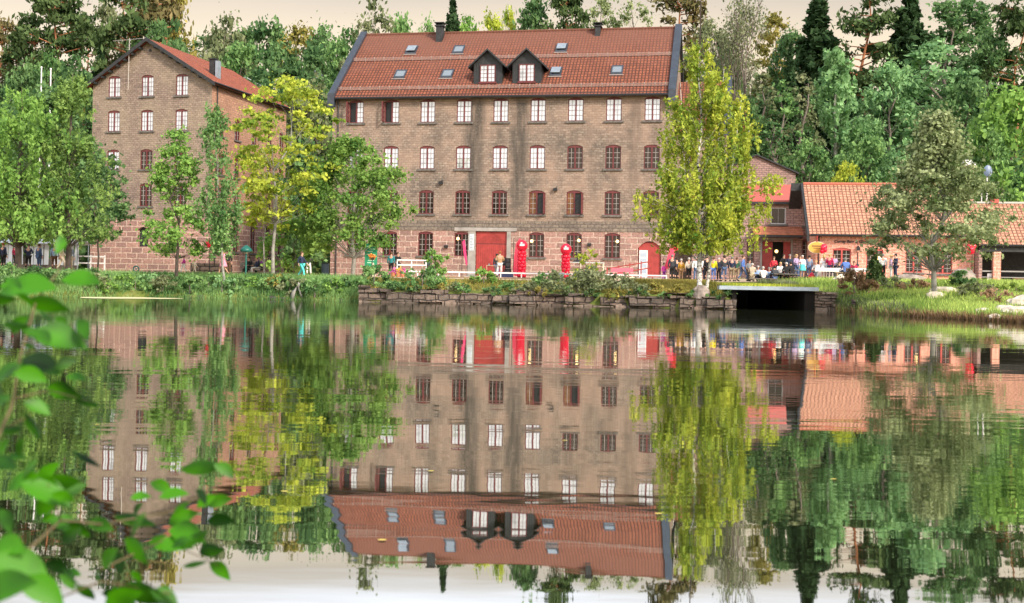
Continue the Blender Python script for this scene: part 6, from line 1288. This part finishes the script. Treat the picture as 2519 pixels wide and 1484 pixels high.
for k, (x, c) in enumerate(((968, (.85, .2, .4)), (979, (.9, .6, .05)), (991, (.8, .15, .3)))):
    X = gx(x, 690, 76.5); NP = np.random.RandomState(k); pp = NP.normal(size=(140, 3)) * np.array([.13, .13, .1]) + np.array([0, 0, .38]); e = empty('flower_pot', (X, 76.5, ground(X, 76.5) + .02), 0, ('pot of pink flowers', 'pot of yellow flowers', 'pot of dark pink flowers')[k] + ' at the left foot of the white railing', 'flower pot')
    link('flowers', leafmesh('fl', pp, .08, NP.uniform(0, 1, 140)), leafmat('lf_fl%d' % k, tuple(v * .6 for v in c), c), e); MB().tube([(0, 0, 0), (0, 0, .28)], [.12, .18], 10).build('pot', plain('terracotta', (.5, .2, .1), .8), e)
# benches and tables of the crowd
def picnic(x, d_, w_, label, mat, clothm=None, rz=0, group='tables of the crowd'):
    t_ = put('picnic_table', x, d_, label, 'table', rz, group); h = w_ / 2; mb = MB()
    for k in range(4): mb.box(-h, h, -.36 + k * .185, -.36 + k * .185 + .165, .72, .76)
    mb.build('table_top', mat, t_)
    for s in (-1, 1):
        MB().box(-h, h, s * .78 - .13, s * .78 + .13, .42, .46).build('bench_seat', mat, t_)
        f = MB(); f.tube([(s * (h - .25), -.62, 0), (s * (h - .25), -.15, .72)], .035, 5).tube([(s * (h - .25), .62, 0), (s * (h - .25), .15, .72)], .035, 5).box(s * (h - .25) - .03, s * (h - .25) + .03, -.8, .8, .36, .42); f.build('leg_frame', mat, t_)
    return t_
M_TW = plain('weathered_wood', (.22, .20, .18), .85, var=.3)
picnic(1872, 83.2, 1.9, 'left weathered picnic table with seated people', M_TW); picnic(1930, 83.2, 1.9, 'right weathered picnic table with seated people', M_TW)
def clothtable(x, d_, w_, label):
    t_ = put('folding_table', x, d_, label, 'table'); h = w_ / 2; MB().box(-h, h, -.38, .38, .70, .74).build('table_top', M_WOODL, t_)
    for a in (-h + .15, h - .15): MB().box(a - .02, a + .02, -.3, .3, 0, .7).build('leg', M_STEEL, t_)
    c = MB().box(-h - .03, h + .03, -.42, .42, .742, .756).box(-h - .03, h + .03, -.44, -.421, .50, .742); co = c.build('tablecloth', M_WHITEP, None, loc=t_.location); tag(co, 'white cloth lying on the ' + label, 'tablecloth')
clothtable(2030, 81.6, 1.6, 'left one of the two tables under white cloths'); clothtable(2098, 82.2, 2.5, 'longer one of the two tables under white cloths')
wb = put('garden_bench', 2078, 80.9, 'simple pale bench under the man in the big blue jacket', 'bench'); MB().box(-.7, .7, -.18, .18, .40, .45).build('seat', M_WOODL, wb)
for a in (-.55, .55): MB().box(a - .04, a + .04, -.15, .15, 0, .40).build('leg', M_WOODL, wb)
picnic(2270, 82.5, 1.6, 'empty picnic table left of the alder trunk', M_TW); picnic(2362, 83, 1.5, 'empty picnic table right of the alder trunk', M_TW)
pb = put('park_bench', 624, 83.9, 'dark park bench with three sitters by the green lamp post', 'bench'); MB().box(-1.0, 1.0, -.2, .2, .42, .46).build('seat', M_TW, pb); MB().box(-1.0, 1.0, .18, .22, .55, .85).build('backrest', M_TW, pb)
for a in (-.8, .8): MB().box(a - .04, a + .04, -.2, .2, 0, .42).build('leg', M_TW, pb)
# market stall, vans and car at far left
ms_ = put('market_stall', 100, 79, 'long white market stall with hanging white side cloths at far left', 'stall'); 
mb = MB(); r3 = random.Random(2)
for k in range(15):
    if k in (4, 9, 12): continue
    x = -2.5 + k * .34; mb.v += [(x, -.05, .35), (x + .30, r3.uniform(-.15, .05), .35), (x + .30, r3.uniform(-.1, .1), 1.75), (x + .03, 0, 1.78)]; b_ = len(mb.v) - 4; mb.f.append((b_, b_ + 1, b_ + 2, b_ + 3))
co = mb.build('side_cloth', plain('stall_cloth', (.72, .76, .82), .7), ms_); co.modifiers.new('th', 'SOLIDIFY').thickness = .02
mb = MB(); slab(mb, -2.6, 2.6, -.5, 1.8, .9, 2.15, .04); slab(mb, -2.6, 2.6, 2.2, 1.8, .901, 2.15, .04); mb.build('awning', MAT['stall_cloth'], ms_)
for a in (-2.5, 0, 2.5):
    for b_ in (-.1, 1.9): MB().tube([(a, b_, 0), (a, b_, 1.95)], .03, 6).build('pole', M_STEEL, ms_)
MB().box(-2.4, 2.4, .3, .9, .75, .8).box(-2.4, 2.4, .3, .33, 0, .75).build('counter', M_TW, ms_)
wf = put('white_fence', 222, 88, 'short white two railed fence between willow trunk and warehouse corner', 'fence')
for zz in (.55, 1.05): MB().box(-1.1, 1.1, -.03, .03, zz - .05, zz + .05).build('rail', M_WHITEP, wf)
for a in (-1.05, 0, 1.05): MB().box(a - .05, a + .05, .03, .12, -.1, 1.15).build('post', M_WHITEP, wf)
hz_ = put('hose_reel', 335, 84, 'small green hose reel at the foot of the warehouse wall', 'hose reel'); q = MB()
for k in range(14): a = 2 * math.pi * k / 14; a2 = 2 * math.pi * (k + 1) / 14; q.tube([(.2 * math.cos(a), 0, .22 + .2 * math.sin(a)), (.2 * math.cos(a2), 0, .22 + .2 * math.sin(a2))], .05, 6)
q.build('hose', M_TEAL, hz_); MB().tube([(0, -.1, .22), (0, .1, .22)], .06, 8).tube([(-.2, 0, .02), (0, 0, .22), (.2, 0, .02)], .02, 5).build('stand', M_STEEL, hz_)
mt_ = empty('radio_mast', at(1722, 120, 128) - Vector((0, 0, 8)), 0, 'thin dark mast rising against the sky right of the mill parapet', 'mast'); MB().tube([(0, 0, 0), (0, 0, 14.5)], [.12, .06], 6).build('pole', BARKD, mt_); MB().tube([(-.3, 0, 10), (.3, 0, 10.2)], .03, 4).tube([(-.2, 0, 12), (.3, 0, 12.1)], .03, 4).build('crossbar', BARKD, mt_)
for (x, yt, lb_) in ((103, 168, 'left one of two thin white poles above the willows'), (126, 172, 'right one of two thin white poles above the willows')):
    p_ = at(x, yt, 100); e = empty('flagpole', (p_.x, 100, ground(p_.x, 100)), 0, lb_, 'pole', 'white poles above the willows'); hh = p_.z - e.location.z; MB().tube([(0, 0, 0), (0, 0, hh)], [.09, .05], 8).build('pole', M_WHITEP, e); MB().ball((0, 0, hh + .05), .09, n=8, m=6).build('finial', M_WHITEP, e)
# fence in the lane and low walls
lw = put('lane_wall', 520, 84, 'low stone wall beside the warehouse corner', 'wall'); MB().box(-1.5, 1.4, 0, .35, -.1, .75).build('masonry', M_RETW, lw)
bn = put('litter_bin', 800, 82, 'blue grey litter bin at the left corner of the mill', 'bin'); MB().tube([(0, 0, 0), (0, 0, .85)], [.24, .28], 12).build('body', plain('bin_blue', (.06, .10, .15), .5), bn); MB().tube([(0, 0, .85), (0, 0, .93)], [.3, .2], 12).build('lid', M_BLACK, bn)
stp = empty('tree_stump', (gx(696, 725, 66.6), shore(gx(696, 725, 66.6)) + .1, 0), 0, 'twisted pale dead stump standing at the waterline of the left bank', 'stump'); MB().tube([(-.5, 0, -.4), (-.35, 0, .5), (0, 0, .95), (.35, 0, .85), (.3, 0, .6)], [.12, .13, .17, .13, .05], 8).tube([(-.1, 0, .85), (.1, -.1, .4), (.35, 0, -.2)], [.07, .06, .03], 6).build('wood', BARKG, stp, True)

# ================================================================== FOREGROUND LEAVES (near shrub on the camera's bank)
ng = empty('foreground_branch', (-1.6, 2.0, .2), 0, 'blurred bright green leafy branches close to the camera at lower left', 'branch')
def bigleaf(mb, c, ang, ln, tilt, roll, r):
    """pointed oval leaf with a folded midrib"""
    M = Matrix.Rotation(ang, 4, 'Y') @ Matrix.Rotation(tilt, 4, 'X') @ Matrix.Rotation(roll, 4, 'Z') if False else Matrix.Rotation(ang, 4, 'Y') @ Matrix.Rotation(roll, 4, 'X') @ Matrix.Rotation(tilt, 4, 'Z')
    w_ = ln * .25; prof = [0, .55, .9, 1.0, .92, .7, .38, 0]; b = len(mb.v); n_ = len(prof)
    for i, q in enumerate(prof):
        t = i / (n_ - 1); x = (t - .5) * ln; sag = -.10 * ln * (2 * t - 1) ** 2
        for s in (-1, 0, 1): p_ = M @ Vector((x, s * 0 - (abs(s) * q * w_ * .22), s * q * w_ + sag)); mb.v.append(tuple(Vector(c) + p_))
    for i in range(n_ - 1): a = b + i * 3; mb.f += [(a, a + 3, a + 4, a + 1), (a + 1, a + 4, a + 5, a + 2)]
def foreleaf():
    m, n, l = newmat('fore_leaf'); o = n.new('ShaderNodeOutputMaterial'); t = n.new('ShaderNodeTexCoord'); z = n.new('ShaderNodeTexNoise'); z.inputs['Scale'].default_value = 9; l.new(t.outputs['Object'], z.inputs[0])
    r = n.new('ShaderNodeValToRGB'); l.new(z.outputs[0], r.inputs[0]); e = r.color_ramp.elements; e[0].position = .38; e[0].color = (.003, .030, .0, 1); e[1].position = .60; e[1].color = (.055, .24, .001, 1)
    d = n.new('ShaderNodeBsdfPrincipled'); d.inputs['Roughness'].default_value = .45; d.inputs['Specular IOR Level'].default_value = .3; l.new(r.outputs[0], d.inputs['Base Color']); tr = n.new('ShaderNodeBsdfTranslucent'); l.new(r.outputs[0], tr.inputs[0])
    mx = n.new('ShaderNodeMixShader'); mx.inputs[0].default_value = .25; l.new(d.outputs[0], mx.inputs[1]); l.new(tr.outputs[0], mx.inputs[2]); l.new(mx.outputs[0], o.inputs[0]); return m
def fleaf(lst, name, par, mat):
    mb = MB(); o0 = Vector(ng.location); r = random.Random(4)
    for (x, y, L, ang, d_) in lst: c = at(x, y, d_) - o0; bigleaf(mb, c, R_(ang), L / F * d_, R_(r.uniform(-25, 25)), R_(r.uniform(-55, 55)), r)
    o = mb.build(name, mat, par, True); return o
FL = [(75, 705, 175, 5, 2.2), (205, 687, 115, 8, 2.3), (150, 603, 60, 100, 2.3), (120, 745, 120, 25, 2.2), (150, 828, 160, 8, 2.1), (108, 895, 120, 20, 2.2), (20, 915, 110, -20, 2.1), (5, 965, 90, 60, 2.0), (85, 1048, 95, 75, 2.1), (95, 1000, 80, 20, 2.15), (160, 960, 110, 10, 2.3), (215, 985, 80, 30, 2.35),
      (120, 1210, 150, 15, 2.0), (150, 1185, 110, -10, 2.05), (60, 1180, 100, -25, 2.0), (165, 1290, 100, 25, 2.1), (500, 1145, 125, 12, 2.5), (555, 1155, 70, 35, 2.5), (540, 1230, 75, -12, 2.5), (335, 1275, 120, 28, 2.3), (400, 1195, 70, 25, 2.4), (450, 1270, 90, -25, 2.4), (465, 1310, 120, 20, 2.3), (430, 1340, 110, -10, 2.3), (520, 1350, 90, -20, 2.4), (545, 1400, 80, 35, 2.45), (250, 1290, 80, 15, 2.2),
      (60, 1395, 190, 20, 1.8), (20, 1440, 180, -15, 1.7), (110, 1450, 150, 30, 1.8), (360, 1455, 160, 10, 2.0), (300, 1470, 130, -30, 1.95), (410, 1470, 100, 25, 2.0), (270, 1370, 90, -40, 2.1), (200, 1300, 70, 40, 2.1), (50, 1100, 60, -70, 2.0), (20, 1280, 80, 60, 1.9), (340, 1350, 110, 30, 2.2), (480, 1385, 70, 5, 2.3), (180, 1420, 80, 60, 1.9), (30, 1340, 120, 15, 1.8)]
_r = random.Random(9)
FL = [(x, y, L * .9, a, d_) for x, y, L, a, d_ in FL]
for (cx, cy, sx2, sy2, k_) in ((70, 760, 70, 110, 8), (90, 960, 120, 200, 18), (110, 1230, 120, 110, 12), (420, 1300, 130, 90, 12), (130, 1430, 190, 60, 8), (330, 1450, 120, 40, 4)):
    for _ in range(k_): FL.append((cx + _r.uniform(-1, 1) * sx2, cy + _r.uniform(-1, 1) * sy2, _r.uniform(40, 85), _r.uniform(-50, 60), _r.uniform(1.95, 2.5)))
fleaf(FL, 'leaves', ng, foreleaf())
bm_ = MB(); o0 = Vector(ng.location)
def tw(pts, r0): bm_.tube([at(x, y, d_) - o0 for x, y, d_ in pts], [r0 * (1 - .6 * k / (len(pts) - 1)) for k in range(len(pts))], 6)
tw([(-160, 1500, 1.9), (-60, 1200, 2.0), (30, 1000, 2.1), (50, 880, 2.15), (90, 740, 2.2), (150, 660, 2.25)], .004); tw([(40, 980, 2.1), (120, 960, 2.2), (230, 990, 2.35)], .002)
tw([(-120, 1560, 1.8), (40, 1380, 1.9), (150, 1280, 2.05), (250, 1290, 2.2), (420, 1260, 2.35), (540, 1190, 2.5)], .0035); tw([(150, 1280, 2.05), (120, 1190, 2.0)], .002); tw([(250, 1400, 2.1), (400, 1330, 2.3), (540, 1390, 2.45)], .002); tw([(-80, 1560, 1.8), (250, 1430, 2.0), (420, 1460, 2.0)], .003); tw([(60, 870, 2.15), (150, 840, 2.1)], .002); tw([(20, 1050, 2.1), (80, 1020, 2.1)], .002)
tw([(-160, 1500, 1.9), (-200, 1900, 1.9), (-300, 2300, 1.9)], .008)
bm_.build('twigs', plain('twig', (.13, .10, .045), .8), ng, True)
